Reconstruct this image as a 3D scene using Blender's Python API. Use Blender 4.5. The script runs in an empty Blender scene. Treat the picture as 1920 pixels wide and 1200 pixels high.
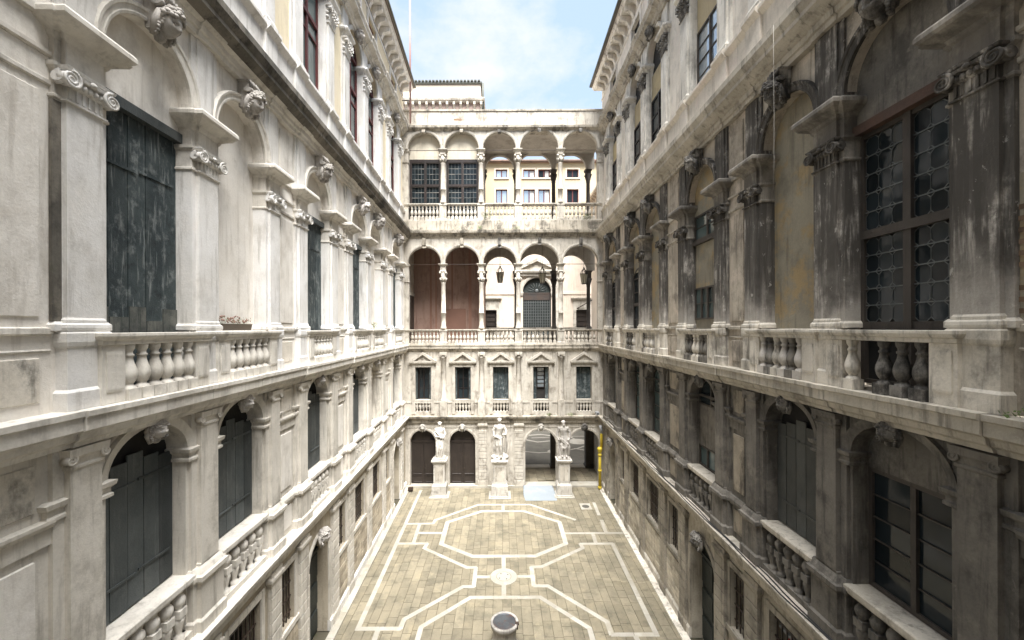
import bpy, bmesh, math, random
from mathutils import Vector, Matrix, noise as mnoise
random.seed(7)
PI = math.pi
R = math.radians
sc = bpy.context.scene
COL = sc.collection

# ------------------------------------------------------------------ camera
cam_d = bpy.data.cameras.new('camera'); cam = bpy.data.objects.new('camera', cam_d); COL.objects.link(cam)
cam.location = (0, 0, 10); cam.rotation_euler = (R(90), R(0.2), 0)
cam_d.sensor_width = 36; cam_d.lens = 745 / 1920 * 36
cam_d.shift_x = (960 - 941) / 1920; cam_d.shift_y = (615 - 600) / 1920
cam_d.clip_start = 0.05; cam_d.clip_end = 3000
sc.camera = cam

# ------------------------------------------------------------------ sky, sun, exposure
SUN_DIR = Vector((0.115, -0.42, 1.0)).normalized()
elev = math.asin(SUN_DIR.z); az = math.atan2(SUN_DIR.x, SUN_DIR.y)
world = bpy.data.worlds.new('World'); sc.world = world; world.use_nodes = True
nt = world.node_tree; nt.nodes.clear()
wo = nt.nodes.new('ShaderNodeOutputWorld'); bg = nt.nodes.new('ShaderNodeBackground')
sky = nt.nodes.new('ShaderNodeTexSky'); sky.sky_type = 'NISHITA'; sky.sun_disc = False
sky.sun_elevation = elev; sky.sun_rotation = az; sky.dust_density = 0.6; sky.air_density = 1.0
tc = nt.nodes.new('ShaderNodeTexCoord'); mp = nt.nodes.new('ShaderNodeMapping')
mp.inputs['Scale'].default_value = (1.0, 1.0, 1.7); mp.inputs['Location'].default_value = (0.35, 0.1, 0.42)
n1 = nt.nodes.new('ShaderNodeTexNoise'); n1.inputs['Scale'].default_value = 3.6; n1.inputs['Detail'].default_value = 9; n1.inputs['Roughness'].default_value = 0.6
rp = nt.nodes.new('ShaderNodeValToRGB'); rp.color_ramp.elements[0].position = 0.43; rp.color_ramp.elements[1].position = 0.64
mx = nt.nodes.new('ShaderNodeMix'); mx.data_type = 'RGBA'
hz = nt.nodes.new('ShaderNodeMix'); hz.data_type = 'RGBA'; hz.inputs[0].default_value = 0.75
hz.inputs[7].default_value = (1.6, 2.0, 2.5, 1)
nt.links.new(tc.outputs['Generated'], mp.inputs['Vector']); nt.links.new(mp.outputs[0], n1.inputs['Vector'])
nt.links.new(n1.outputs['Fac'], rp.inputs[0]); nt.links.new(rp.outputs['Color'], mx.inputs[0])
nt.links.new(sky.outputs[0], hz.inputs[6]); nt.links.new(hz.outputs[2], mx.inputs[6]); mx.inputs[7].default_value = (2.3, 2.4, 2.55, 1)
nt.links.new(mx.outputs[2], bg.inputs['Color']); bg.inputs['Strength'].default_value = 0.08
nt.links.new(bg.outputs[0], wo.inputs['Surface'])

sun_d = bpy.data.lights.new('sun', 'SUN'); sun_d.energy = 4.1; sun_d.angle = R(44); sun_d.color = (1, 0.982, 0.95)
sun = bpy.data.objects.new('sun', sun_d); COL.objects.link(sun)
sun.rotation_euler = SUN_DIR.to_track_quat('Z', 'Y').to_euler()
vs = sc.view_settings; vs.view_transform = 'Standard'; vs.look = 'None'; vs.gamma = 1; vs.use_curve_mapping = False
vs.exposure = 2.45
sc.cycles.max_bounces = 10; sc.cycles.diffuse_bounces = 8; sc.cycles.use_denoising = True

# ------------------------------------------------------------------ materials
def mat(name, base, var=None, dirt=None, dirt_amt=0.0, streak=0.0, scale=1.0, rough=0.85, bump=0.3, zfade=None,
        spec=0.3, tint=0.12, second=None, second_amt=0.0, second_lo=0.52, fine=0.25, metallic=0.0, moss=0.0, bumpd=0.02, lo=0.5, soft=0.2, chips=0.0, chip=(0.55, 0.52, 0.47)):
    """weathered surface: base<->var patches, rain streaks and blotches of dirt, fine grain; zfade=(z0,z1) fades dirt in above z0"""
    m = bpy.data.materials.new(name); m.use_nodes = True
    t = m.node_tree; N = t.nodes; L = t.links
    b = N['Principled BSDF']; b.inputs['Roughness'].default_value = rough; b.inputs['Specular IOR Level'].default_value = spec
    b.inputs['Metallic'].default_value = metallic
    geo = N.new('ShaderNodeNewGeometry'); oi = N.new('ShaderNodeObjectInfo')
    def noise(sx, sy, sz, s, detail=6, rough_=0.6, off=0):
        mp = N.new('ShaderNodeMapping'); mp.inputs['Scale'].default_value = (sx, sy, sz); mp.inputs['Location'].default_value = (off, off * 1.7, off * 0.6)
        L.new(geo.outputs['Position'], mp.inputs['Vector'])
        n = N.new('ShaderNodeTexNoise'); n.inputs['Scale'].default_value = s * scale; n.inputs['Detail'].default_value = detail; n.inputs['Roughness'].default_value = rough_
        L.new(mp.outputs[0], n.inputs['Vector']); return n.outputs['Fac']
    def rampf(x, a, c):
        r = N.new('ShaderNodeMapRange'); r.interpolation_type = 'SMOOTHSTEP'
        r.inputs['From Min'].default_value = a; r.inputs['From Max'].default_value = c; L.new(x, r.inputs['Value']); return r.outputs[0]
    def mul(x, y):
        r = N.new('ShaderNodeMath'); r.operation = 'MULTIPLY'
        L.new(x, r.inputs[0])
        if isinstance(y, (int, float)): r.inputs[1].default_value = y
        else: L.new(y, r.inputs[1])
        return r.outputs[0]
    def mix(f, a, c):
        x = N.new('ShaderNodeMix'); x.data_type = 'RGBA'
        if isinstance(f, (int, float)): x.inputs[0].default_value = f
        else: L.new(f, x.inputs[0])
        for s_, val in ((6, a), (7, c)):
            if isinstance(val, tuple): x.inputs[s_].default_value = (*val, 1)
            else: L.new(val, x.inputs[s_])
        return x.outputs[2]
    off = (hash(name) % 97) * 0.37 if False else sum(map(ord, name)) % 97 * 0.37
    var = var or tuple(c * 0.8 for c in base)
    patch = noise(1, 1, 1, 0.9, 7, 0.62, off)
    c = mix(rampf(patch, 0.36, 0.64), base, var)
    if second:
        n = noise(1, 1, 1, 1.6, 8, 0.68, off + 9)
        c = mix(mul(rampf(n, second_lo, second_lo + 0.14), second_amt), c, second)
    g = noise(1, 1, 1, 28, 5, 0.7, off + 3)
    gm = N.new('ShaderNodeMapRange'); gm.inputs['To Min'].default_value = 1 - fine; gm.inputs['To Max'].default_value = 1 + fine; L.new(g, gm.inputs['Value'])
    x = N.new('ShaderNodeMix'); x.data_type = 'RGBA'; x.blend_type = 'MULTIPLY'; x.inputs[0].default_value = 1
    L.new(c, x.inputs[6]); L.new(gm.outputs[0], x.inputs[7]); c = x.outputs[2]
    d = None
    if dirt:
        zf = None
        if zfade:
            sp = N.new('ShaderNodeSeparateXYZ'); L.new(geo.outputs['Position'], sp.inputs[0])
            ad = N.new('ShaderNodeMath'); ad.operation = 'MULTIPLY_ADD'; L.new(patch, ad.inputs[0]); ad.inputs[1].default_value = -(zfade[1] - zfade[0]) * 1.6
            L.new(sp.outputs[2], ad.inputs[2])
            zf = rampf(ad.outputs[0], zfade[0] - (zfade[1] - zfade[0]) * .8, zfade[1] - (zfade[1] - zfade[0]) * .8)
        if streak > 0:
            st = mul(rampf(noise(3.2, 3.2, 0.28, 2.2, 6, 0.65, off + 5), lo, lo + soft), streak)
            if zf: st = mul(st, zf)
            c = mix(st, c, dirt)
        if dirt_amt > 0:
            bl = mul(rampf(noise(1, 1, 0.75, 1.5, 9, 0.7, off + 7), lo - 0.02, lo + 0.16), dirt_amt)
            if zf: bl = mul(bl, zf)
            c = mix(bl, c, dirt)
    if chips > 0:
        c = mix(mul(rampf(noise(1, 1, 0.6, 4.5, 9, 0.72, off + 13), 0.615, 0.66), chips), c, chip)
    if moss > 0:
        c = mix(mul(rampf(noise(1, 1, 1, 2.5, 8, 0.7, off + 11), 0.55, 0.7), moss), c, (0.06, 0.075, 0.03))
    ri = N.new('ShaderNodeMapRange'); ri.inputs['To Min'].default_value = 1 - tint; ri.inputs['To Max'].default_value = 1 + tint
    L.new(oi.outputs['Random'], ri.inputs['Value'])
    x = N.new('ShaderNodeMix'); x.data_type = 'RGBA'; x.blend_type = 'MULTIPLY'; x.inputs[0].default_value = 1
    L.new(c, x.inputs[6]); L.new(ri.outputs[0], x.inputs[7])
    L.new(x.outputs[2], b.inputs['Base Color'])
    bm_ = N.new('ShaderNodeBump'); bm_.inputs['Strength'].default_value = bump; bm_.inputs['Distance'].default_value = bumpd
    a2 = N.new('ShaderNodeMath'); a2.operation = 'ADD'; L.new(g, a2.inputs[0]); L.new(noise(1, 1, 1, 6, 6, 0.6, off + 1), a2.inputs[1])
    L.new(a2.outputs[0], bm_.inputs['Height']); L.new(bm_.outputs[0], b.inputs['Normal'])
    return m

BLACK = (0.028, 0.026, 0.024)
MT = {}
# left palace wing: cream render and pale stone
MT['l_plaster'] = mat('cream_render', (0.77, 0.735, 0.68), (0.71, 0.67, 0.61), (0.36, 0.32, 0.27), 0.38, 0.42, fine=0.12, second=(0.80, 0.765, 0.715), second_amt=0.7, tint=0.03)
MT['l_stone'] = mat('pale_istrian_stone', (0.72, 0.705, 0.685), (0.63, 0.61, 0.575), (0.27, 0.245, 0.21), 0.3, 0.55, fine=0.15, second=(0.70, 0.67, 0.63), second_amt=0.6, tint=0.05)
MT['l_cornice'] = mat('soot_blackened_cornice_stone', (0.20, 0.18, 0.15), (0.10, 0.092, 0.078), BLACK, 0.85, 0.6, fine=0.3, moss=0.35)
MT['l_sill'] = mat('cream_sill_stone', (0.71, 0.675, 0.615), (0.59, 0.555, 0.495), (0.19, 0.17, 0.145), 0.4, 0.4, fine=0.15, tint=0.06)
MT['l_mezz'] = mat('warm_grey_mezzanine_stone', (0.67, 0.63, 0.565), (0.57, 0.535, 0.475), (0.17, 0.15, 0.12), 0.4, 0.5, fine=0.15, second=(0.56, 0.52, 0.45), second_amt=0.5, tint=0.05)
MT['l_yellow'] = mat('pale_yellow_render', (0.72, 0.63, 0.45), (0.67, 0.59, 0.45), (0.4, 0.32, 0.22), 0.25, 0.3, fine=0.1, tint=0.04)
MT['l_ground'] = mat('ochre_grey_ashlar', (0.50, 0.44, 0.345), (0.41, 0.355, 0.275), (0.14, 0.12, 0.09), 0.45, 0.4, fine=0.25, tint=0.22)
MT['l_grimy'] = mat('grimy_cream_render', (0.70, 0.65, 0.575), (0.52, 0.48, 0.41), (0.11, 0.105, 0.09), 0.85, 0.45, fine=0.2, tint=0.05, lo=0.53)
# right palace wing: sooty
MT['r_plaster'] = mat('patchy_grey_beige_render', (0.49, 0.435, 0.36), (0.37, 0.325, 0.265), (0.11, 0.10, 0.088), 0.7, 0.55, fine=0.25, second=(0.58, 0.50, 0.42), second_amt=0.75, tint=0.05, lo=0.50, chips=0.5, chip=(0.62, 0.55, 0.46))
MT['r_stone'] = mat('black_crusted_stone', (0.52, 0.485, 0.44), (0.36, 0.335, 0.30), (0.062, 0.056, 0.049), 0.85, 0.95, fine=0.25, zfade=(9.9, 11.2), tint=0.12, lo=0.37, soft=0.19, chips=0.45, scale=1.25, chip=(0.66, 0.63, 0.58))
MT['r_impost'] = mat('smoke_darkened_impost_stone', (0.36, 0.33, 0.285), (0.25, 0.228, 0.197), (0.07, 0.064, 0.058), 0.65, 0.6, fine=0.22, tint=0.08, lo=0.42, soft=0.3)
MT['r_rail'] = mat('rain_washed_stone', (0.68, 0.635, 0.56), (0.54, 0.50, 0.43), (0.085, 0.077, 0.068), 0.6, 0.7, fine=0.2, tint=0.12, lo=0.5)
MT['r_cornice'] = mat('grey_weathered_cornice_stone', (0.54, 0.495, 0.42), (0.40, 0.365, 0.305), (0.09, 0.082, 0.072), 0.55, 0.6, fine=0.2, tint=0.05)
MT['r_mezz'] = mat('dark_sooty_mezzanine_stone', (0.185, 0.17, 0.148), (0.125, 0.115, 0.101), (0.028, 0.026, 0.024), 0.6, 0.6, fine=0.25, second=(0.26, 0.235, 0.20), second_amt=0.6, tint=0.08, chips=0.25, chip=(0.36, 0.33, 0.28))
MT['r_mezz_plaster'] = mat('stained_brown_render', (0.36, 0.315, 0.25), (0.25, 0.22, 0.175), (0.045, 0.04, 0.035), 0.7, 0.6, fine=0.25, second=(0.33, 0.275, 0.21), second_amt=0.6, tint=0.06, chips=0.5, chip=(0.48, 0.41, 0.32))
MT['r_upper'] = mat('washed_upper_render', (0.70, 0.645, 0.565), (0.61, 0.555, 0.48), (0.26, 0.235, 0.205), 0.35, 0.4, fine=0.18, second=(0.68, 0.585, 0.525), second_amt=0.6, tint=0.04)
MT['r_upper_stone'] = mat('pale_upper_stone', (0.72, 0.685, 0.62), (0.57, 0.535, 0.475), (0.10, 0.092, 0.083), 0.45, 0.65, fine=0.18, tint=0.06)
MT['r_ochre'] = mat('ochre_stained_render', (0.31, 0.28, 0.215), (0.235, 0.213, 0.168), (0.115, 0.105, 0.085), 0.4, 0.5, fine=0.2, second=(0.37, 0.265, 0.13), second_amt=0.75, second_lo=0.46, tint=0.04)
MT['r_ground'] = mat('sandy_grey_ashlar', (0.56, 0.51, 0.42), (0.43, 0.385, 0.31), (0.10, 0.088, 0.07), 0.5, 0.4, fine=0.28, tint=0.25)
MT['r_ground_dark'] = mat('grimy_ground_stone', (0.38, 0.345, 0.285), (0.26, 0.235, 0.195), (0.055, 0.05, 0.043), 0.6, 0.6, fine=0.25, tint=0.12)
MT['brick_patch'] = mat('bare_orange_brick', (0.25, 0.155, 0.09), (0.20, 0.135, 0.09), (0.09, 0.07, 0.055), 0.6, 0.3, fine=0.3, tint=0.3)
MT['mustard'] = mat('mustard_render', (0.46, 0.375, 0.22), (0.40, 0.33, 0.215), (0.2, 0.15, 0.08), 0.35, 0.3, fine=0.12)
# far wing
MT['f_stone'] = mat('cream_far_stone', (0.51, 0.475, 0.415), (0.42, 0.385, 0.33), (0.12, 0.10, 0.078), 0.6, 0.65, fine=0.12, second=(0.60, 0.56, 0.50), second_amt=0.6, tint=0.06, lo=0.51, scale=1.3)
MT['f_cornice'] = mat('stained_far_cornice', (0.48, 0.435, 0.365), (0.33, 0.295, 0.24), (0.06, 0.053, 0.044), 0.85, 0.75, fine=0.2, moss=0.3, tint=0.06)
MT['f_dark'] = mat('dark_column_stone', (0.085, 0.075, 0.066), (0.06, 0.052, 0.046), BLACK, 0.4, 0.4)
MT['f_soffit'] = mat('grey_vault_render', (0.45, 0.415, 0.37), (0.38, 0.345, 0.305), (0.15, 0.13, 0.11), 0.4, 0.2, fine=0.12)
MT['f_red'] = mat('terracotta_render', (0.30, 0.205, 0.165), (0.26, 0.175, 0.14), (0.12, 0.06, 0.045), 0.4, 0.5, fine=0.12)
MT['f_redstripe'] = mat('darker_terracotta_stripe', (0.25, 0.14, 0.105), (0.22, 0.125, 0.095))
MT['f_frieze'] = mat('pinkish_frieze_render', (0.36, 0.28, 0.25), (0.31, 0.24, 0.21))
MT['f_lunette'] = mat('cream_lunette_render', (0.70, 0.64, 0.52), (0.64, 0.58, 0.47), (0.3, 0.26, 0.2), 0.2, 0.3, fine=0.1)
MT['marble'] = mat('weathered_white_marble', (0.50, 0.475, 0.43), (0.41, 0.385, 0.345), (0.09, 0.08, 0.068), 0.6, 0.8, fine=0.15, scale=2.2, lo=0.54)
MT['carved'] = mat('grey_carved_stone', (0.46, 0.43, 0.40), (0.33, 0.31, 0.28), (0.10, 0.09, 0.08), 0.5, 0.5, scale=2.0, fine=0.2)
MT['carved_dark'] = mat('blackened_carved_stone', (0.34, 0.32, 0.29), (0.15, 0.14, 0.125), (0.035, 0.032, 0.03), 0.85, 0.6, scale=2.0, fine=0.2, lo=0.45)
# woodwork, metal, glass
MT['shutter'] = mat('peeling_dark_green_paint', (0.030, 0.042, 0.046), (0.055, 0.070, 0.072), (0.26, 0.28, 0.275), 0.7, 0.95, scale=2.6, fine=0.3, rough=0.7, bump=0.5, tint=0.18, second=(0.02, 0.026, 0.028), second_amt=0.7, lo=0.53)
MT['shutter_foot'] = mat('rotten_bare_wood', (0.13, 0.13, 0.115), (0.075, 0.08, 0.073), (0.035, 0.04, 0.038), 0.6, 0.7, scale=3, fine=0.3, rough=0.9)
MT['plank'] = mat('dark_slate_plank', (0.078, 0.087, 0.087), (0.058, 0.066, 0.066), (0.14, 0.145, 0.14), 0.3, 0.6, scale=1.6, fine=0.25, rough=0.65, bump=0.4, tint=0.32)
MT['plank_r'] = mat('dusty_dark_plank', (0.085, 0.088, 0.083), (0.065, 0.068, 0.064), (0.10, 0.095, 0.085), 0.35, 0.5, scale=1.6, fine=0.2, rough=0.7, bump=0.3, tint=0.15)
MT['brown_wood'] = mat('brown_window_timber', (0.066, 0.056, 0.048), (0.052, 0.045, 0.039), (0.03, 0.025, 0.02), 0.4, 0.5, scale=2, rough=0.6)
MT['red_wood'] = mat('oxblood_window_paint', (0.115, 0.026, 0.024), (0.09, 0.024, 0.022), (0.05, 0.02, 0.02), 0.3, 0.3, scale=2, rough=0.5, fine=0.1)
MT['rust_beam'] = mat('rusty_lintel', (0.11, 0.066, 0.05), (0.085, 0.058, 0.047), (0.05, 0.035, 0.03), 0.4, 0.4, scale=2)
MT['door'] = mat('dark_brown_door', (0.032, 0.025, 0.021), (0.027, 0.021, 0.018), (0.065, 0.05, 0.04), 0.3, 0.3, scale=1.5, rough=0.5, fine=0.12, bump=0.15)
MT['green_door'] = mat('bottle_dark_door', (0.026, 0.032, 0.030), (0.02, 0.025, 0.024), (0.05, 0.055, 0.05), 0.4, 0.4, scale=2, rough=0.5, fine=0.15)
MT['iron'] = mat('wrought_iron', (0.030, 0.025, 0.023), (0.045, 0.028, 0.02), None, rough=0.6, fine=0.2, spec=0.5)
MT['black_frame'] = mat('black_brown_frame', (0.018, 0.014, 0.013), (0.026, 0.018, 0.016), None, rough=0.45, fine=0.1)
MT['void'] = mat('unlit_room_wall', (0.03, 0.028, 0.026), (0.02, 0.019, 0.018), None, fine=0.1)  # near-black colour stands in for the unlit depth behind openings
MT['lead'] = mat('lead_came', (0.15, 0.16, 0.16), (0.11, 0.12, 0.12), None, rough=0.5, metallic=0.4, fine=0.1)
MT['paving'] = mat('trachyte_paving', (0.235, 0.205, 0.146), (0.19, 0.167, 0.121), (0.115, 0.105, 0.078), 0.62, 0.0, fine=0.2, lo=0.48, moss=0.12, second=(0.28, 0.24, 0.162), second_amt=0.6, tint=0.15, bumpd=0.01)
MT['joint'] = mat('paving_joint_dirt', (0.085, 0.075, 0.052), (0.065, 0.058, 0.04), None, moss=0.4)
MT['white_paving'] = mat('white_istrian_paving', (0.41, 0.385, 0.335), (0.32, 0.30, 0.255), (0.25, 0.22, 0.16), 0.45, 0.0, fine=0.15, tint=0.10, bumpd=0.008)
MT['grey_paving'] = mat('dark_grey_paving', (0.115, 0.108, 0.092), (0.09, 0.085, 0.073), (0.06, 0.055, 0.048), 0.4, 0, fine=0.2, tint=0.15)
MT['pale_line'] = mat('pale_grey_paving_line', (0.36, 0.34, 0.30), (0.30, 0.28, 0.24))
MT['bronze'] = mat('dull_metal_lid', (0.13, 0.14, 0.15), (0.09, 0.095, 0.105), (0.19, 0.09, 0.06), 0.55, 0, scale=3, rough=0.42, metallic=0.5, fine=0.15)
MT['zinc'] = mat('pale_galvanised_sheet', (0.215, 0.24, 0.262), (0.20, 0.225, 0.247), (0.33, 0.35, 0.37), 0.3, 0, rough=0.75, spec=0.15, fine=0.06)
MT['yellow_pipe'] = mat('yellow_painted_pipe', (0.56, 0.42, 0.035), (0.48, 0.36, 0.04), (0.24, 0.18, 0.05), 0.5, 0.5, scale=3, rough=0.5, fine=0.08)
MT['grey_plastic'] = mat('grey_plastic', (0.35, 0.36, 0.37), (0.3, 0.31, 0.32), None, rough=0.5, fine=0.05)
MT['cable'] = mat('black_rubber_cable', (0.03, 0.03, 0.032), (0.04, 0.04, 0.042), None, rough=0.5, fine=0.1)
MT['cord'] = mat('white_cord', (0.42, 0.40, 0.36), (0.36, 0.34, 0.31), None, fine=0.1)
MT['pink_pole'] = mat('faded_red_pole_paint', (0.42, 0.25, 0.23), (0.38, 0.24, 0.22), None, rough=0.5, fine=0.1)
MT['red_lamp'] = mat('red_plastic', (0.45, 0.04, 0.03), (0.4, 0.05, 0.04), None, rough=0.35, fine=0.05)
MT['tile'] = mat('terracotta_roof_tile', (0.30, 0.20, 0.155), (0.22, 0.155, 0.125), (0.09, 0.075, 0.06), 0.5, 0, fine=0.2, tint=0.2)
MT['tile_dark'] = mat('lichen_dark_roof_edge', (0.11, 0.115, 0.10), (0.085, 0.088, 0.078), None, fine=0.2)
MT['leaf'] = mat('small_green_leaf', (0.07, 0.105, 0.03), (0.10, 0.12, 0.04), None, rough=0.6, tint=0.35)
MT['flower'] = mat('dry_pink_flower', (0.36, 0.22, 0.18), (0.28, 0.18, 0.14), None, rough=0.7, tint=0.3)
MT['soil'] = mat('dry_soil', (0.11, 0.085, 0.06), (0.08, 0.065, 0.05), None)
MT['b_yellow'] = mat('straw_yellow_render', (0.54, 0.455, 0.31), (0.495, 0.415, 0.28), (0.45, 0.36, 0.24), 0.3, 0.3, fine=0.08)
MT['b_white'] = mat('pinkish_white_render', (0.66, 0.57, 0.48), (0.61, 0.525, 0.44), (0.4, 0.33, 0.26), 0.3, 0.4, fine=0.08)
MT['curtain'] = mat('white_net_curtain', (0.55, 0.54, 0.52), (0.45, 0.44, 0.43), None, fine=0.1)

def glass(name, col, rough=0.06, ior=1.5, spec=0.6):
    m = bpy.data.materials.new(name); m.use_nodes = True; t = m.node_tree; b = t.nodes['Principled BSDF']
    b.inputs['Roughness'].default_value = rough; b.inputs['Specular IOR Level'].default_value = spec; b.inputs['IOR'].default_value = ior
    geo = t.nodes.new('ShaderNodeNewGeometry'); n = t.nodes.new('ShaderNodeTexNoise'); n.inputs['Scale'].default_value = 2.3; n.inputs['Detail'].default_value = 5
    t.links.new(geo.outputs['Position'], n.inputs['Vector'])
    oi = t.nodes.new('ShaderNodeObjectInfo')
    mr = t.nodes.new('ShaderNodeMix'); mr.data_type = 'RGBA'; mr.inputs[6].default_value = (*[c * 0.6 for c in col], 1); mr.inputs[7].default_value = (*[c * 1.5 for c in col], 1)
    t.links.new(oi.outputs['Random'], mr.inputs[0]); t.links.new(mr.outputs[2], b.inputs['Base Color'])
    bu = t.nodes.new('ShaderNodeBump'); bu.inputs['Strength'].default_value = 0.12; bu.inputs['Distance'].default_value = 0.02
    t.links.new(n.outputs['Fac'], bu.inputs['Height']); t.links.new(bu.outputs[0], b.inputs['Normal'])
    return m
MT['glass'] = glass('old_dark_glass', (0.014, 0.019, 0.022), 0.07, 1.4, 0.4)
MT['glass_teal'] = glass('teal_grey_glass', (0.06, 0.085, 0.085), 0.08)
MT['glass_sky'] = glass('sky_painted_glass', (0.22, 0.27, 0.31), 0.03, 2.6, 1.0)  # pale blue base colour paints in a reflection of the sky
MT['glass_lamp'] = glass('smoky_lantern_glass', (0.36, 0.33, 0.25), 0.15)

# ------------------------------------------------------------------ mesh builder (u along the wall, w out of it, z up)
class B:
    def __init__(s, sg=-1):
        s.sg = sg; s.V = []; s.F = []; s.S = []
    def v(s, u, w, z):
        s.V.append((u, s.sg * w, z)); return len(s.V) - 1
    def f(s, ids, sm=False):
        s.F.append(tuple(ids)); s.S.append(sm)
    def poly(s, pts, sm=False): s.f([s.v(*p) for p in pts], sm)
    def box(s, u0, u1, w0, w1, z0, z1):
        s.rings([(u0, u1, w0, w1, z0), (u0, u1, w0, w1, z1)])
    def rings(s, rs, cap=True):
        prev = None
        for k, (u0, u1, w0, w1, z) in enumerate(rs):
            q = [s.v(u0, w0, z), s.v(u1, w0, z), s.v(u1, w1, z), s.v(u0, w1, z)]
            if prev:
                for i in range(4): s.f((prev[i], prev[(i + 1) % 4], q[(i + 1) % 4], q[i]))
            elif cap: s.f(q[::-1])
            prev = q
        if cap: s.f(prev)
    def mould(s, u0, u1, w0, w1, prof):
        s.rings([(u0 - o, u1 + o, w0, w1 + o, z) for o, z in prof])
    def mould4(s, u0, u1, w0, w1, prof):
        s.rings([(u0 - o, u1 + o, w0 - o, w1 + o, z) for o, z in prof])
    def prism(s, prof, u0, u1, m0=0.0, m1=0.0):
        """profile [(w,z)...] run along u; m0/m1 mitre the ends by w"""
        n = len(prof)
        a = [s.v(u0 + m0 * w, w, z) for w, z in prof]; b = [s.v(u1 + m1 * w, w, z) for w, z in prof]
        for i in range(n): s.f((a[i], a[(i + 1) % n], b[(i + 1) % n], b[i]))
        s.f(a[::-1]); s.f(b)
    def lathe(s, cu, cw, prof, n=16, sm=True, ru=1.0, rw=1.0, cap=True):
        prev = None
        for r, z in prof:
            q = [s.v(cu + r * ru * math.cos(2 * PI * i / n), cw + r * rw * math.sin(2 * PI * i / n), z) for i in range(n)]
            if prev:
                for i in range(n): s.f((prev[i], prev[(i + 1) % n], q[(i + 1) % n], q[i]), sm)
            elif cap: s.f(q[::-1])
            prev = q
        if cap: s.f(prev)
    def tube(s, pts, r, n=6, sm=True):
        P = [Vector(p) for p in pts]; prev = None
        for i, p in enumerate(P):
            d = (P[min(i + 1, len(P) - 1)] - P[max(i - 1, 0)]).normalized()
            a = d.orthogonal() if i == 0 else (a - d * a.dot(d))
            a.normalize(); b = d.cross(a)
            rr = r[i] if isinstance(r, (list, tuple)) else r
            q = [s.v(*(p + rr * (a * math.cos(2 * PI * k / n) + b * math.sin(2 * PI * k / n)))) for k in range(n)]
            if prev:
                for k in range(n): s.f((prev[k], prev[(k + 1) % n], q[(k + 1) % n], q[k]), sm)
            else: s.f(q[::-1])
            prev = q
        s.f(prev)
    def ball(s, c, r, n=8, m=6, sx=1, sy=1, sz=1):
        prof = [(max(1e-4, math.sin(PI * j / m)), -math.cos(PI * j / m)) for j in range(m + 1)]
        prev = None
        for rr, zz in prof:
            q = [s.v(c[0] + r * sx * rr * math.cos(2 * PI * i / n), c[1] + r * sy * rr * math.sin(2 * PI * i / n), c[2] + r * sz * zz) for i in range(n)]
            if prev:
                for i in range(n): s.f((prev[i], prev[(i + 1) % n], q[(i + 1) % n], q[i]), True)
            prev = q
    def arch(s, a, b, zs, rise, t):
        c = (a + b) / 2; r = (b - a) / 2
        return (c - r * math.cos(PI * t), zs + rise * math.sin(PI * t))
    def wall(s, u0, u1, z0, z1, wf, ops, depth, n=18):
        """flat wall face at w=wf with openings (a,b,zb,zs,rise) and their reveals running back by depth"""
        ops = sorted(ops); cur = u0
        wb = wf - depth
        for a, b, zb, zs, rise in ops:
            if a > cur: s.poly([(cur, wf, z0), (a, wf, z0), (a, wf, z1), (cur, wf, z1)])
            if zb > z0:
                s.poly([(a, wf, z0), (b, wf, z0), (b, wf, zb), (a, wf, zb)])
                s.poly([(a, wf, zb), (b, wf, zb), (b, wb, zb), (a, wb, zb)])
            for e in (a, b): s.poly([(e, wf, zb), (e, wf, zs), (e, wb, zs), (e, wb, zb)])
            if rise <= 0:
                s.poly([(a, wf, zs), (b, wf, zs), (b, wf, z1), (a, wf, z1)])
                s.poly([(a, wf, zs), (b, wf, zs), (b, wb, zs), (a, wb, zs)])
            else:
                for i in range(n):
                    p = s.arch(a, b, zs, rise, i / n); q = s.arch(a, b, zs, rise, (i + 1) / n)
                    s.poly([(p[0], wf, p[1]), (q[0], wf, q[1]), (q[0], wf, z1), (p[0], wf, z1)])
                    s.poly([(p[0], wf, p[1]), (q[0], wf, q[1]), (q[0], wb, q[1]), (p[0], wb, p[1])], True)
            cur = b
        if cur < u1: s.poly([(cur, wf, z0), (u1, wf, z0), (u1, wf, z1), (cur, wf, z1)])
    def archivolt(s, a, b, zs, rise, prof, wb, n=20):
        """moulded ring round an arch: prof [(distance outside the opening, w)...]"""
        rows = []
        for i in range(n + 1):
            t = i / n; row = []
            for d, w in prof + [(prof[-1][0], wb), (prof[0][0], wb)]:
                p = s.arch(a - d, b + d, zs, rise + d, t); row.append(s.v(p[0], w, p[1]))
            rows.append(row)
        m = len(rows[0])
        for i in range(n):
            for j in range(m): s.f((rows[i][j], rows[i][(j + 1) % m], rows[i + 1][(j + 1) % m], rows[i + 1][j]))
        s.f(rows[0]); s.f(rows[-1][::-1])
    def fill(s, a, b, zb, zs, rise, w, n=18):
        pts = [(a, w, zb), (b, w, zb)]
        if rise > 0: pts += [(*((lambda p: (p[0], w, p[1]))(s.arch(a, b, zs, rise, 1 - i / n))),) for i in range(n + 1)]
        else: pts += [(b, w, zs), (a, w, zs)]
        s.poly(pts)
    def mesh(s, name):
        me = bpy.data.meshes.new(name); me.from_pydata(s.V, [], s.F)
        bm = bmesh.new(); bm.from_mesh(me); bmesh.ops.recalc_face_normals(bm, faces=bm.faces); bm.to_mesh(me); bm.free()
        me.polygons.foreach_set('use_smooth', s.S); me.update()
        return me

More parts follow.
